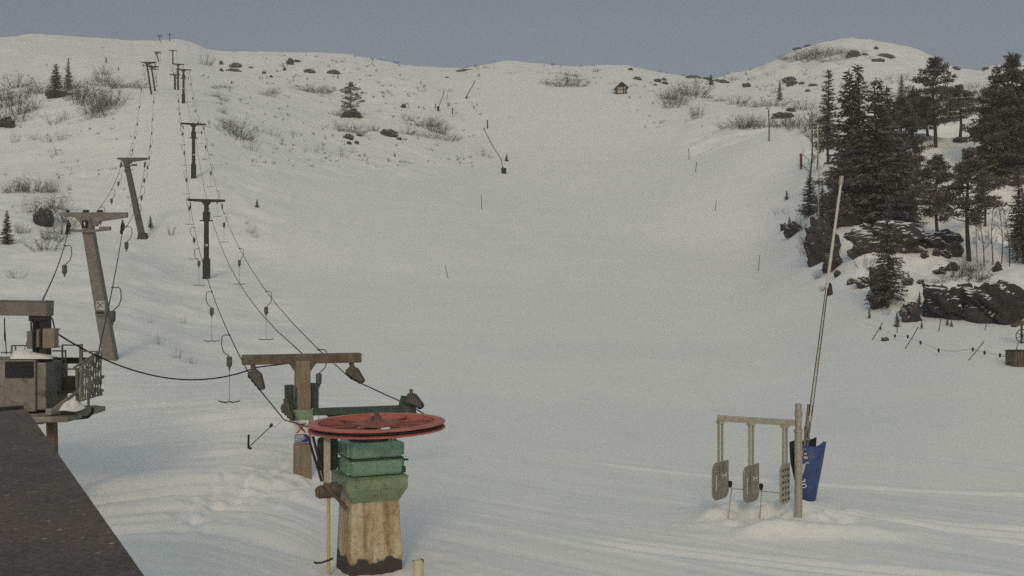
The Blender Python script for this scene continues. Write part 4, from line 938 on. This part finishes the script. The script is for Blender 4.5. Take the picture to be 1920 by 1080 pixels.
for a_ in (
    (78, 424, 34, 24, 'dark rounded boulder among shrubs left of tower 1'), (10, 240, 30, 18, 'dark rock in the thicket at the left edge'), (110, 182, 55, 10, 'dark ledge under the pair of left spruces'),
    (728, 256, 34, 12, 'largest dark slab on the open slope below the windswept pine'), (652, 261, 18, 8, 'tilted dark slab left of the largest open slab'), (654, 271, 9, 5, 'small rock under the tilted dark slab'), (668, 271, 8, 5, 'small rock right below the tilted dark slab'), (673, 256, 10, 4, 'thin rock between the tilted slab and the largest slab'), (748, 263, 9, 4, 'small rock at the lower right of the largest slab'),
    (440, 127, 22, 8, 'upper slanting slab right of the far tower trio'), (437, 134, 26, 5, 'lower flat slab right of the far tower trio'), (414, 122, 8, 7, 'small dark stone left of the slanting slabs'), (415, 134, 6, 5, 'tiny stone left of the flat slab'), (470, 128, 9, 3, 'little flat stone right of the slanting slabs'),
    (543, 121, 13, 10, 'dark stone high under the skyline'), (557, 117, 14, 4, 'thin ledge joined to the dark skyline stone'), (580, 137, 20, 7, 'slanting rock left of the upper scrub'), (624, 139, 26, 8, 'dark rock right of the upper scrub'), (495, 139, 7, 4, 'single stone on the upper slope'), (508, 146, 6, 4, 'lower of two stones on the upper slope'), (533, 133, 7, 6, 'stone above the lower pair on the upper slope'),
    (756, 202, 9, 6, 'lone dark stone right of the windswept pine'), (870, 134, 26, 4, 'long thin ledge beneath the central ridge'), (838, 146, 8, 2, 'thin stone below the central dip'), (1182, 132, 9, 4, 'small rock right above the hut'), (1195, 150, 14, 5, 'rock right of the hut roof'), (1233, 154, 14, 6, 'left rock of the crest group right of the hut'), (1247, 158, 12, 5, 'right rock of the crest group right of the hut'), (1245, 151, 10, 4, 'top rock of the crest group right of the hut'),
    (1470, 222, 42, 10, 'dark flat rock in the thicket at the bench edge'), (1483, 210, 18, 7, 'small rock behind the flat bench rock'), (1480, 155, 24, 9, 'left dark slab on the face of the knoll'), (1487, 160, 22, 8, 'right dark slab on the face of the knoll'), (1503, 158, 10, 4, 'small slab right of the pair on the knoll'), (1525, 162, 16, 4, 'thin slab near the slim spruce top'), (1515, 172, 10, 4, 'small thin slab left of the slim spruce'),
    (1660, 108, 36, 7, 'long slab on the right shoulder of the knoll'), (1647, 116, 24, 6, 'lower slab on the right shoulder of the knoll'), (1602, 108, 24, 11, 'dark slab under the knoll summit'), (1622, 104, 12, 4, 'small slab right under the knoll summit'), (1643, 94, 8, 5, 'little rock right of the knoll summit'), (1495, 92, 16, 4, 'dark rim rock on the left brow of the knoll'), (1515, 88, 14, 4, 'second rim rock on the left brow of the knoll'), (1792, 132, 16, 6, 'rock on the skyline right of the tall pine'), (1848, 132, 12, 5, 'rock on the skyline left of the dense pines'), (1300, 146, 26, 4, 'thin rock band on the low crest'), (1325, 150, 22, 5, 'dark rock at the right of the thin crest band'), (1350, 155, 30, 5, 'broken rock along the low crest'), (1400, 164, 16, 8, 'rock below the left foot of the knoll'), (1228, 160, 8, 3, 'tiny stone right of the hut')):
    rock(*a_, group=gl, depth=.8)

# ------------------------------------------------------------------ shrubs, trees
def twigset(seed, n_stem, n_twig, r0, upright):
    rs = random.Random(seed); m = MB()
    def strip(p, q_, ra, rb):
        t_ = (q_-p); a_ = t_.orthogonal().normalized(); b_ = t_.normalized().cross(a_)
        vs = [p+(a_*math.cos(x)+b_*math.sin(x))*ra for x in (0, 2.1, 4.2)]+[q_+(a_*math.cos(x)+b_*math.sin(x))*rb for x in (0, 2.1, 4.2)]
        m.add(vs, [(0, 1, 4, 3), (1, 2, 5, 4), (2, 0, 3, 5)])
    for i in range(n_stem):
        a_ = rs.uniform(0, 6.283); sp = rs.random()**.6
        base = Vector((.30*sp*math.cos(a_), .30*sp*math.sin(a_), -.05))
        le = rs.uniform(.55, 1.0)*(1-.35*sp); out = (.12 if upright else .34)*sp
        p = base; d_ = Vector((out*math.cos(a_)+rs.gauss(0, .08), out*math.sin(a_)+rs.gauss(0, .08), le)); segs = 4; pts = [p]
        for s_ in range(segs):
            p = p+d_/segs+Vector((rs.gauss(0, .018), rs.gauss(0, .018), rs.gauss(0, .01))); pts.append(p)
        for s_ in range(segs): strip(pts[s_], pts[s_+1], r0*(1-.2*s_), r0*(1-.2*(s_+1)))
        for k_ in range(n_twig):
            s_ = rs.randrange(1, segs+1); q0 = pts[s_]
            b_ = rs.uniform(0, 6.283); l_ = rs.uniform(.08, .25)
            strip(q0, q0+Vector((l_*.7*math.cos(b_), l_*.7*math.sin(b_), l_*rs.uniform(.3, 1))), r0*.55, r0*.25)
    return m.mesh('shrub', [M['twig']])
SH = [twigset(i, 38, 8, .0056, False) for i in range(4)]+[twigset(10+i, 32, 7, .0056, True) for i in range(3)]+[twigset(20+i, 15, 6, .0065, False) for i in range(3)]
def shrubs(lst, kind, where, group, name='bare_shrub', cat='shrub'):
    lst = sorted(lst)
    for i, (px, py, w, h) in enumerate(lst):
        b = ground(px, py); k_ = b.y/F
        v = {'d': SH[:4], 'u': SH[4:7], 's': SH[7:]}[kind]
        o = link(name, random.choice(v)); o.location = b-Vector((0, 0, .05*h*k_))
        ww = w*k_*random.uniform(1.0, 1.35); o.scale = (ww, min(ww, h*k_*1.6), h*k_*random.uniform(.75, 1.05)); o.rotation_euler = (0, 0, random.uniform(-.6, .6))
        look = {'d': 'bushy bare shrub', 'u': 'upright bare shrub', 's': 'sparse twiggy shrub'}[kind]
        ordw = '' if len(lst) == 1 else (ORD[i]+' ' if i < len(ORD) else 'last ')
        frm = '' if len(lst) == 1 else ' from the left'
        tag(o, f'{ordw}{look}{frm} {where}', cat, group)
G = 'bare shrubs on the snowy hillside'
shrubs([(10, 232, 60, 90), (38, 215, 60, 80), (8, 190, 50, 60), (30, 165, 50, 50), (60, 178, 55, 45), (5, 240, 40, 30), (22, 200, 55, 60)], 'd', 'in the thicket at the left edge', G)
shrubs([(85, 176, 50, 35), (150, 195, 60, 60), (175, 213, 60, 60), (192, 205, 60, 60), (160, 180, 50, 40), (205, 198, 40, 50), (125, 170, 40, 40), (186, 222, 50, 40), (140, 188, 40, 40)], 'd', 'around the pair of left spruces', G)
shrubs([(68, 205, 40, 22), (100, 232, 60, 35), (122, 226, 30, 25), (28, 268, 25, 35), (70, 262, 40, 25), (90, 268, 30, 20), (120, 262, 40, 25), (105, 292, 20, 20)], 's', 'on the snow below the left spruces', G)
shrubs([(30, 360, 60, 40), (60, 360, 50, 46), (85, 360, 40, 40), (100, 360, 30, 42), (12, 362, 20, 22), (42, 360, 40, 40)], 'u', 'in the row left of the leaning towers', G)
shrubs([(130, 357, 12, 22)], 'u', 'standing alone right of the shrub row by tower 1', G)
shrubs([(75, 402, 60, 50), (100, 392, 50, 45), (115, 418, 50, 60), (95, 452, 50, 40), (85, 470, 50, 42), (112, 440, 50, 60), (40, 440, 30, 40)], 'd', 'around the dark rounded boulder', G)
shrubs([(30, 522, 35, 25)], 's', 'alone on the snow above the operator platform', G)
shrubs([(320, 442, 20, 32), (298, 646, 20, 30), (332, 672, 24, 36), (360, 682, 20, 24), (345, 606, 12, 20), (281, 606, 10, 18)], 's', 'between the two lift lines', G)
shrubs([(470, 437, 26, 32), (462, 420, 10, 12), (478, 445, 16, 18)], 's', 'right of the thick-sleeved tower', G)
shrubs([(190, 155, 45, 30), (203, 163, 60, 30), (240, 165, 60, 20), (265, 166, 40, 20), (195, 140, 30, 25), (222, 166, 40, 18)], 'd', 'left of the far leaning tower pair', G)
shrubs([(385, 122, 32, 30), (400, 166, 15, 10), (425, 166, 25, 12), (405, 182, 28, 14), (412, 196, 24, 10), (418, 213, 18, 18), (422, 232, 35, 16), (440, 255, 58, 42), (455, 262, 44, 32), (428, 244, 34, 28), (418, 190, 24, 12)], 'd', 'right of the upper dark towers', G)
shrubs([(470, 282, 32, 42), (485, 248, 22, 20), (510, 254, 28, 18), (545, 252, 34, 12), (530, 272, 15, 18), (542, 286, 10, 12), (573, 286, 10, 14), (593, 286, 16, 26), (605, 283, 14, 22), (640, 293, 30, 24), (658, 286, 12, 12), (685, 302, 16, 20), (632, 302, 12, 8), (728, 300, 8, 9), (765, 306, 8, 7)], 's', 'left of the largest slab', G)
shrubs([(500, 180, 42, 18), (514, 176, 22, 16), (585, 174, 64, 22), (602, 175, 44, 18), (570, 171, 44, 14), (612, 172, 28, 8)], 'd', 'left of the windswept pine', G)
shrubs([(632, 217, 32, 16), (645, 247, 48, 28), (668, 251, 42, 22), (702, 247, 22, 24), (768, 227, 22, 16), (790, 238, 44, 26), (815, 247, 44, 36), (828, 252, 26, 40), (800, 258, 54, 26), (762, 252, 34, 18), (836, 264, 44, 18), (850, 263, 28, 14), (810, 238, 40, 24)], 'd', 'in the band under the windswept pine', G)
shrubs([(722, 176, 28, 12), (790, 173, 20, 14), (845, 219, 32, 6), (905, 292, 24, 24), (915, 296, 22, 10), (835, 172, 30, 10), (735, 180, 18, 6), (710, 210, 10, 12), (955, 222, 8, 6)], 's', 'scattered left of the small far lances', G)
shrubs([(1028, 159, 32, 16), (1070, 153, 44, 20), (1080, 163, 44, 16), (1060, 161, 44, 20), (1048, 163, 44, 18), (1062, 142, 10, 14), (1077, 143, 24, 10)], 'd', 'in the scrub left of the hut', G)
shrubs([(960, 139, 18, 6), (1150, 158, 20, 6), (1222, 173, 14, 8), (1198, 146, 20, 5)], 's', 'near the skyline about the hut', G)
shrubs([(1258, 203, 36, 46), (1272, 197, 42, 44), (1285, 178, 44, 44), (1302, 182, 54, 38), (1250, 187, 32, 26), (1309, 216, 32, 30), (1306, 223, 24, 22), (1265, 187, 40, 32)], 'd', 'on the crest right of the hut', G)
shrubs([(1385, 239, 48, 32), (1402, 240, 54, 40), (1362, 240, 36, 20), (1430, 240, 44, 26), (1478, 238, 48, 36), (1495, 241, 54, 42), (1455, 240, 34, 22), (1410, 240, 40, 34), (1515, 244, 36, 44), (1533, 236, 34, 50)], 'd', 'in the thicket along the bench edge', G)
shrubs([(1380, 195, 42, 26), (1425, 201, 52, 22), (1452, 199, 48, 24), (1510, 207, 42, 36), (1350, 191, 38, 14), (1376, 151, 24, 14), (1395, 200, 26, 14), (1330, 185, 26, 10), (1452, 175, 14, 16)], 'd', 'at the foot of the knoll', G)
shrubs([(1500, 113, 54, 22), (1540, 109, 64, 30), (1570, 103, 54, 24), (1520, 115, 54, 22), (1478, 111, 34, 12), (1555, 117, 54, 18), (1590, 108, 34, 18), (1530, 104, 54, 22)], 'd', 'in the scrub below the summit of the knoll', G)
shrubs([(1440, 142, 18, 10), (1462, 152, 14, 10), (1512, 141, 24, 14), (1516, 162, 30, 14), (1550, 137, 20, 10), (1410, 150, 20, 12), (1430, 128, 18, 8), (1445, 160, 10, 8), (1660, 150, 26, 18), (1680, 155, 30, 18), (1575, 122, 14, 6), (1610, 128, 20, 8), (1700, 150, 24, 20)], 's', 'scattered over the face of the knoll', G)
G2 = 'bare shrubs at the forest edge'
shrubs([(1505, 432, 26, 46), (1510, 477, 26, 46), (1530, 482, 42, 50), (1535, 522, 22, 28), (1512, 455, 26, 30), (1545, 545, 16, 16)], 'd', 'along the left edge of the forest', G2)
shrubs([(1620, 502, 38, 36), (1637, 507, 32, 32), (1658, 582, 16, 22), (1662, 592, 16, 22), (1460, 402, 26, 20), (1476, 402, 20, 14)], 's', 'near the slender forest spruce', G2)
shrubs([(1800, 513, 60, 46), (1830, 509, 60, 40), (1782, 522, 54, 28), (1812, 528, 60, 30), (1765, 532, 44, 16), (1838, 526, 44, 36)], 'd', 'above the long rock wall', G2)
shrubs([(1810, 202, 44, 42), (1832, 207, 54, 48), (1848, 217, 44, 44), (1702, 217, 54, 36), (1790, 200, 40, 40), (1720, 205, 44, 30)], 'd', 'beside the tallest pine', G2)

m = MB()
rs_ = random.Random(77); cnt = 0
while cnt < 520:
    r_ = rs_.random()
    if r_ < .55: px, py = rs_.uniform(380, 900), rs_.uniform(105, 315)
    elif r_ < .72: px, py = rs_.uniform(0, 270), rs_.uniform(90, 420)
    elif r_ < .92: px, py = rs_.uniform(1180, 1560), rs_.uniform(125, 240)
    else: px, py = rs_.uniform(900, 1200), rs_.uniform(118, 160)
    if float(vn(np.array([px/60]), np.array([py/35]), 5)[0]) < -.12: continue
    b = ground(px, py)
    if b.y > 450: continue
    cnt += 1; k_ = b.y/F; h_ = rs_.uniform(2, 7)*k_
    for j in range(rs_.randint(3, 7)):
        o_ = b+Vector((rs_.gauss(0, 1.6)*k_, rs_.gauss(0, 1.6)*k_, -.05)); tp = o_+Vector((rs_.gauss(0, .3)*h_, rs_.gauss(0, .3)*h_, h_*rs_.uniform(.5, 1.1)))
        m.cyl(o_, tp, k_*.38, k_*.16, n=3, caps=False)
tag(m.build('dry_stalks', M['twig']), 'dry stalks and twig tips poking through the snow', 'dry plants', kind='stuff')

shrubs([(1640, 185, 40, 24), (1665, 200, 40, 30), (1690, 190, 40, 26), (1725, 185, 44, 26), (1770, 190, 44, 30), (1820, 188, 44, 30), (1845, 180, 44, 26), (1800, 172, 36, 18), (1830, 165, 36, 16), (1860, 200, 40, 40), (1620, 165, 30, 14)], 'd', 'on the slope behind the tallest pine', G2)
shrubs([(1470, 112, 44, 12), (1610, 100, 40, 14), (1585, 112, 50, 14), (1625, 110, 30, 10), (1550, 100, 50, 18), (1510, 100, 44, 12)], 's', 'fringing the knoll scrub', G)
def quadleaf(m, c, d_, l_, w_, rs):
    s_ = d_.cross(Vector((rs.gauss(0, 1), rs.gauss(0, 1), rs.gauss(0, 1)))).normalized()*w_
    e_ = d_.normalized()*l_
    m.add([c-s_*.5, c+s_*.5, c+e_+s_*.25, c+e_-s_*.25], [(0, 1, 2, 3)])
def spruce(seed, width=.36, clear=.06, dens=1.0):
    rs = random.Random(seed); tr = MB(); cr = MB()
    pts = [Vector((.008*math.sin(z*5+seed), .008*math.cos(z*4+seed), z)) for z in np.linspace(-.04, 1, 9)]
    tr.tube(pts, .017, n=7, r1=.002)
    z = clear
    while z < .985:
        f = (z-clear)/(1-clear); L_ = width*.5*((1-f)**.72)*(.85+.3*rs.random())+.012
        nb_ = max(6, int(10*(1-f)+5))
        for i in range(nb_):
            if rs.random() < .14: continue
            a_ = rs.uniform(0, 6.283); l_ = L_*rs.uniform(.55, 1.1)
            dz = l_*rs.uniform(-.45, -.05)*(1-f*.7)+(.02*f)
            dirv = Vector((math.cos(a_)*l_, math.sin(a_)*l_, dz)); p0 = Vector((0, 0, z+rs.uniform(-.01, .01)))
            if l_ > .05: tr.tube([p0, p0+dirv*.85], .0035, n=3, r1=.001)
            ns = max(3, int(l_*75*dens))
            for k_ in range(ns):
                u_ = (k_+rs.random())/ns
                c = p0+dirv*u_+Vector((0, 0, .12*l_*u_*u_))
                sd = Vector((-math.sin(a_), math.cos(a_), 0))*rs.choice((-1, 1))*rs.uniform(.2, 1)
                lf = (dirv.normalized()*rs.uniform(.3, 1)+sd+Vector((0, 0, rs.uniform(-.7, .05))))
                quadleaf(cr, c, lf, rs.uniform(.020, .042)*(1.2-.4*f), rs.uniform(.009, .018), rs)
        z += .017+.012*(1-f)*rs.uniform(.7, 1.5)
    for k_ in range(10): quadleaf(cr, Vector((0, 0, .965+.004*k_)), Vector((rs.gauss(0, .4), rs.gauss(0, .4), 1)), .018, .006, rs)
    return tr.mesh('trunk', [M['bark']]), cr.mesh('crown', [M['needle']])
def pine(seed, width=.55, clear=.3, nb_=26, full=1.0, lean=0):
    rs = random.Random(seed); tr = MB(); cr = MB()
    pts = [Vector((lean*z*z+.012*math.sin(z*6+seed), .012*math.cos(z*5+seed), z)) for z in np.linspace(-.04, .97, 10)]
    tr.tube(pts, .022, n=8, r1=.004)
    def at(z): return Vector((lean*z*z+.012*math.sin(z*6+seed), .012*math.cos(z*5+seed), z))
    for i in range(nb_):
        f = (i+rs.random())/nb_; z = clear+(1-clear)*f*.97
        a_ = i*2.4+rs.uniform(-.5, .5)
        pro = math.sin(math.pi*min(1, (f*.85+.18)))**.7
        l_ = width*.5*pro*rs.uniform(.5, 1.1)
        p0 = at(z-.04); tip = p0+Vector((math.cos(a_)*l_, math.sin(a_)*l_, l_*rs.uniform(-.08, .38)))
        mid = p0.lerp(tip, .5)-Vector((0, 0, .06*l_))
        tr.tube([p0, mid, tip], .007, n=4, r1=.002)
        nc = max(4, int(7*full*l_/(width*.5)+3))
        for c_i in range(nc):
            u_ = rs.uniform(.35, 1.05); c0 = p0.lerp(tip, u_)+Vector((rs.gauss(0, .16*l_), rs.gauss(0, .16*l_), rs.uniform(-.01, .04)))
            R_ = rs.uniform(.036, .066)
            for k_ in range(40):
                v_ = Vector((rs.gauss(0, 1), rs.gauss(0, 1), rs.gauss(0, .55))).normalized()
                c = c0+Vector((v_.x*R_, v_.y*R_, v_.z*R_*.55))*rs.random()**.5
                quadleaf(cr, c, v_+Vector((0, 0, .5)), rs.uniform(.014, .028), rs.uniform(.007, .014), rs)
    return tr.mesh('trunk', [M['bark']]), cr.mesh('crown', [M['pineneedle']])
def baretree(seed):
    rs = random.Random(seed); tr = MB(); cr = MB()
    pts = [Vector((.10*math.sin(z*2.2+seed)*z, .06*math.cos(z*3+seed)*z, z)) for z in np.linspace(-.04, .95, 9)]
    tr.tube(pts, .013, n=6, r1=.003)
    def grow(p, d_, l_, r_, lev):
        q_ = p+d_*l_; cr.tube([p, p.lerp(q_, .5)+Vector((rs.gauss(0, .01), rs.gauss(0, .01), 0)), q_], r_, n=3, r1=r_*.4)
        if lev < 2:
            for k_ in range(4): grow(p.lerp(q_, rs.uniform(.35, 1)), (d_+Vector((rs.gauss(0, .5), rs.gauss(0, .5), rs.gauss(.15, .3)))).normalized(), l_*.6, r_*.5, lev+1)
    for i in range(22):
        z = rs.uniform(.22, .95); a_ = rs.uniform(0, 6.28); k_ = pts[min(8, int((z+.04)/.99*8))]
        grow(Vector((k_.x, k_.y, z)), Vector((math.cos(a_)*.7, math.sin(a_)*.7, .75)).normalized(), .16*(1.15-z*.6), .004, 0)
    return tr.mesh('trunk', [M['bark']]), cr.mesh('branches', [M['twig']])
SPR = [spruce(1, .36), spruce(2, .40, .10), spruce(3, .44, .04, 1.25), spruce(4, .36, .18)]
PIN = [pine(1, .58, .30), pine(2, .62, .22, 34, 1.5), pine(3, .60, .35, 24), pine(4, .66, .10, 40, 1.6), pine(5, .80, .12, 26, .8, .05)]
BAR = [baretree(1), baretree(2), baretree(3)]
def tree(px, py, ytop, kind, label, wf=1.0, group=None, var=None, dd=None):
    b = ground(px, py); hgt = (py-ytop)*b.y/F
    src = {'s': SPR, 'p': PIN, 'b': BAR}[kind]; tm, cm = src[var] if var is not None else random.choice(src)
    nm, cat = {'s': ('spruce_tree', 'spruce'), 'p': ('pine_tree', 'pine'), 'b': ('bare_birch', 'bare tree')}[kind]
    t = thing(nm, label, cat, b, random.uniform(0, 6.28), group)
    t.scale = (hgt*wf, hgt*wf, hgt)
    link('trunk', tm, t); link('crown' if kind != 'b' else 'branches', cm, t)
    return t
GT = 'conifers of the right-hand forest'
for a_ in (
    (1553, 306, 133, 's', 'slim open spruce at the left edge of the forest, trunk visible', 1.05, 3),
    (1592, 402, 133, 's', 'left one of the twin pointed dark spruces', 1.15, 2), (1609, 398, 126, 's', 'right one of the twin pointed dark spruces', 1.15, 0), (1643, 428, 150, 's', 'broad dense spruce right of the twin spruces', 1.35, 2), (1662, 415, 166, 's', 'shorter spruce tip right of the broad dense spruce', 1.35, 2),
    (1752, 277, 103, 'p', 'tallest pine with a flat layered crown against the knoll', 1.15, 0), (1712, 262, 172, 'p', 'dark pine left behind the tallest pine', 2.0, 1), (1800, 258, 158, 'p', 'pine right of the tallest pine with a short bare trunk', 1.6, 2), (1690, 335, 178, 'p', 'dense pine between the broad spruce and the tallest pine', 1.05, 3), (1738, 256, 180, 'p', 'short pine just left of the tallest trunk', 1.9, 1),
    (1897, 332, 100, 'p', 'big dense pine at the right edge, highest of its clump', 1.0, 3), (1935, 335, 112, 'p', 'dense pine cut off by the right edge', 1.1, 3), (1868, 332, 124, 's', 'pointed conifer at the left of the right-edge clump', 1.3, 2), (1885, 334, 160, 'p', 'lower dense pine filling the right-edge clump', 1.25, 3), (1912, 338, 190, 'p', 'lowest bushy pine of the right-edge clump', 1.4, 3),
    (1756, 444, 284, 'p', 'bushy pine left of the pine with the long bare trunk', 1.1, 1), (1815, 490, 278, 'p', 'big pine with long bare trunk above the rock wall', 1.15, 2), (1846, 425, 320, 'p', 'pine right behind the long bare trunk', 1.2, 2), (1665, 577, 372, 's', 'slender spruce rising in front of the broad dark ledge', 1.0, 1),
    (1908, 490, 330, 's', 'slim dark spruce near the right edge beside bare saplings', 1.0, 3), (1919, 495, 360, 's', 'dark spruce half cut by the right edge', 1.1, 1), (1518, 406, 328, 's', 'bushy spruce on the piste side of the tall pale pole', 1.5, 2), (1559, 438, 338, 's', 'thin open spruce behind the lance tube', 1.15, 3), (1542, 420, 350, 's', 'small spruce right of the tall pale pole', 1.3, 1),
    (1610, 415, 250, 'p', 'dark pine low in the dense mid forest', 1.4, 3), (1680, 396, 255, 'p', 'dark pine under the shorter spruce tip', 1.4, 3), (1700, 430, 330, 's', 'stout little spruce above the broad dark ledge', 1.7, 2), (1590, 380, 300, 's', 'stout spruce at the foot of the twin spruces', 1.8, 2)):
    tree(*a_[:5], wf=a_[5]*(.86 if a_[3] == 's' else .88), var=a_[6], group=GT)
GS = 'small young spruces by the forest toe'
for a_ in ((1630, 597, 576, 'tiny layered spruce by the leftmost bamboo pole', .9), (1682, 613, 584, 'bushy little brownish spruce above the short stake', 1.0), (1724, 571, 547, 'tiny pale spruce left of the rock wall', .9), (1728, 618, 602, 'tiny spruce at the top of the leaning pole', 1.1), (1703, 533, 511, 'tiny spruce on the flat rock', 1.2), (1776, 612, 598, 'low spruce bush below the rock wall', 1.6), (1784, 613, 601, 'low twin spruce bush below the rock wall, right one', 1.5), (1475, 376, 357, 'little spruce out on the piste left of the forest', 1.3), (1480, 424, 406, 'little spruce on the lone piste-edge rock', 1.1)):
    tree(a_[0], a_[1], a_[2], 's', a_[3], wf=a_[4], group=GS)
GL = 'conifers on the open hillside'
for a_ in ((105, 184, 120, 's', 'dense pointed spruce, larger of the left pair', 1.25, 2), (128, 170, 110, 's', 'thin pointed spruce, slimmer of the left pair', .7, 1), (13, 458, 395, 's', 'small dense spruce at the left edge below the boulder', 1.0, 2), (282, 432, 405, 's', 'small open spruce right of the concrete-footed tower', 1.2, 3), (482, 390, 374, 's', 'small dark spruce alone on the piste right of the lift', 1.2, 2), (950, 303, 290, 's', 'tiny dark spruce beside the leaning snow lance', 1.6, 2), (199, 118, 106, 's', 'left tiny spruce below the left skyline', .9, 1), (222, 132, 124, 's', 'right tiny spruce below the left skyline', 1.0, 1), (1462, 190, 152, 's', 'thin dark spruce behind the bench thicket', .8, 1), (1333, 160, 140, 's', 'small dark conifer on the low crest', 1.5, 2), (1690, 185, 140, 's', 'thin spruce tip before the right shoulder of the knoll', 1.0, 1)):
    tree(*a_[:5], wf=a_[5], var=a_[6], group=GL)
tree(659, 218, 151, 'p', 'windswept pine with ragged branches alone on the upper slope', 1.05, GL, 4)
jb = ground(659, 221)
t = MB()
rs_ = random.Random(5)
for i in range(1500):
    x = rs_.uniform(-1, 1); hh = 1.5*(1-abs(x)**6)*rs_.random()**.7
    quadleaf(t, Vector((x*2.2, rs_.gauss(0, .5), hh*.9-.1)), Vector((rs_.gauss(0, .6), rs_.gauss(0, .6), 1)), .35, .16, rs_)
t = t.build('juniper_bush', M['pineneedle']); t.location = jb
tag(t, 'low dark juniper bush around the foot of the windswept pine', 'bush')
GB = 'bare birches at the forest edge'
for a_ in ((1517, 368, 218, 'leaning bare birch beside the dull red post', 1.0), (1532, 318, 222, 'bare birch between the red post and the slim spruce', .9), (1845, 500, 392, 'leftmost bare sapling right of the big pine trunk', .8), (1862, 497, 372, 'second bare sapling right of the big pine trunk', .7), (1878, 495, 380, 'third bare sapling right of the big pine trunk', .7), (1893, 500, 390, 'rightmost bare sapling before the slim right-edge spruce', .7), (1832, 492, 402, 'bare sapling close to the big pine trunk', .7), (1690, 400, 320, 'bare birch in the snow gap below the dense pine', .9), (1700, 345, 300, 'small bare birch under the pines', 1.0)):
    tree(a_[0], a_[1], a_[2], 'b', a_[3], wf=a_[4], group=GB)

# ------------------------------------------------------------------ light, sky, camera
AZ, EL = R(4), R(24)
dv = Vector((math.sin(AZ)*math.cos(EL), math.cos(AZ)*math.cos(EL), -math.sin(EL)))
sl = bpy.data.lights.new('sun', 'SUN'); sl.energy = .8; sl.angle = R(10); sl.color = (1.0, .78, .50)
so = bpy.data.objects.new('sun', sl); COL.objects.link(so); so.rotation_euler = dv.to_track_quat('-Z', 'Y').to_euler()
so.location = (0, 0, 60)
w = bpy.data.worlds.new('World'); scene.world = w; w.use_nodes = True; nt = w.node_tree; nt.nodes.clear()
sky = nt.nodes.new('ShaderNodeTexSky'); sky.sky_type = 'NISHITA'; sky.sun_disc = False
sky.sun_elevation = EL; sky.sun_rotation = math.pi+AZ; sky.altitude = 400; sky.air_density = 1.0; sky.dust_density = 2.0; sky.ozone_density = 1.0
hs = nt.nodes.new('ShaderNodeHueSaturation'); hs.inputs['Saturation'].default_value = .70
bg = nt.nodes.new('ShaderNodeBackground'); bg.inputs['Strength'].default_value = .10
out = nt.nodes.new('ShaderNodeOutputWorld')
# a high overcast: thin and dim over the ridge, bright overhead
gx = nt.nodes.new('ShaderNodeNewGeometry'); sz = nt.nodes.new('ShaderNodeSeparateXYZ'); nt.links.new(gx.outputs['Incoming'], sz.inputs[0])
ng = nt.nodes.new('ShaderNodeMath'); ng.operation = 'MULTIPLY'; ng.inputs[1].default_value = -1; nt.links.new(sz.outputs[2], ng.inputs[0])
mr = nt.nodes.new('ShaderNodeMapRange'); mr.interpolation_type = 'SMOOTHSTEP'
for k_, v_ in (('From Min', .30), ('From Max', .85), ('To Min', .53), ('To Max', 2.6)): mr.inputs[k_].default_value = v_
nt.links.new(ng.outputs[0], mr.inputs['Value'])
mr.inputs['To Min'].default_value = 0; mr.inputs['To Max'].default_value = 1
tint = nt.nodes.new('ShaderNodeMix'); tint.data_type = 'RGBA'; tint.inputs[6].default_value = (.53, .53, .53, 1); tint.inputs[7].default_value = (2.40, 2.25, 1.72, 1)
mu = nt.nodes.new('ShaderNodeMix'); mu.data_type = 'RGBA'; mu.blend_type = 'MULTIPLY'; mu.inputs[0].default_value = 1
nt.links.new(mr.outputs[0], tint.inputs[0]); nt.links.new(sky.outputs[0], hs.inputs['Color'])
nt.links.new(hs.outputs[0], mu.inputs[6]); nt.links.new(tint.outputs[2], mu.inputs[7])
nt.links.new(mu.outputs[2], bg.inputs[0]); nt.links.new(bg.outputs[0], out.inputs[0])
HAZE = .0008
if HAZE:
    m_ = bpy.data.materials.new('cold_haze'); m_.use_nodes = True; n_ = m_.node_tree; n_.nodes.clear()
    o_ = n_.nodes.new('ShaderNodeOutputMaterial'); v_ = n_.nodes.new('ShaderNodeVolumePrincipled')
    v_.inputs['Color'].default_value = (.93, .93, .92, 1); v_.inputs['Density'].default_value = HAZE; v_.inputs['Anisotropy'].default_value = 0
    n_.links.new(v_.outputs[0], o_.inputs['Volume'])
    hzo = MB().box((0, 0, 76), (1960, 1960, 192)).build('haze', m_); tag(hzo, kind='stuff')
    scene.cycles.volume_step_rate = 8
cam = bpy.data.cameras.new('camera'); cam.sensor_width = 36; cam.lens = 36*F/1920; cam.clip_start = .1; cam.clip_end = 6000
co_ = bpy.data.objects.new('camera', cam); COL.objects.link(co_); co_.location = (0, 0, 0); co_.rotation_euler = (R(90), 0, 0)
scene.camera = co_
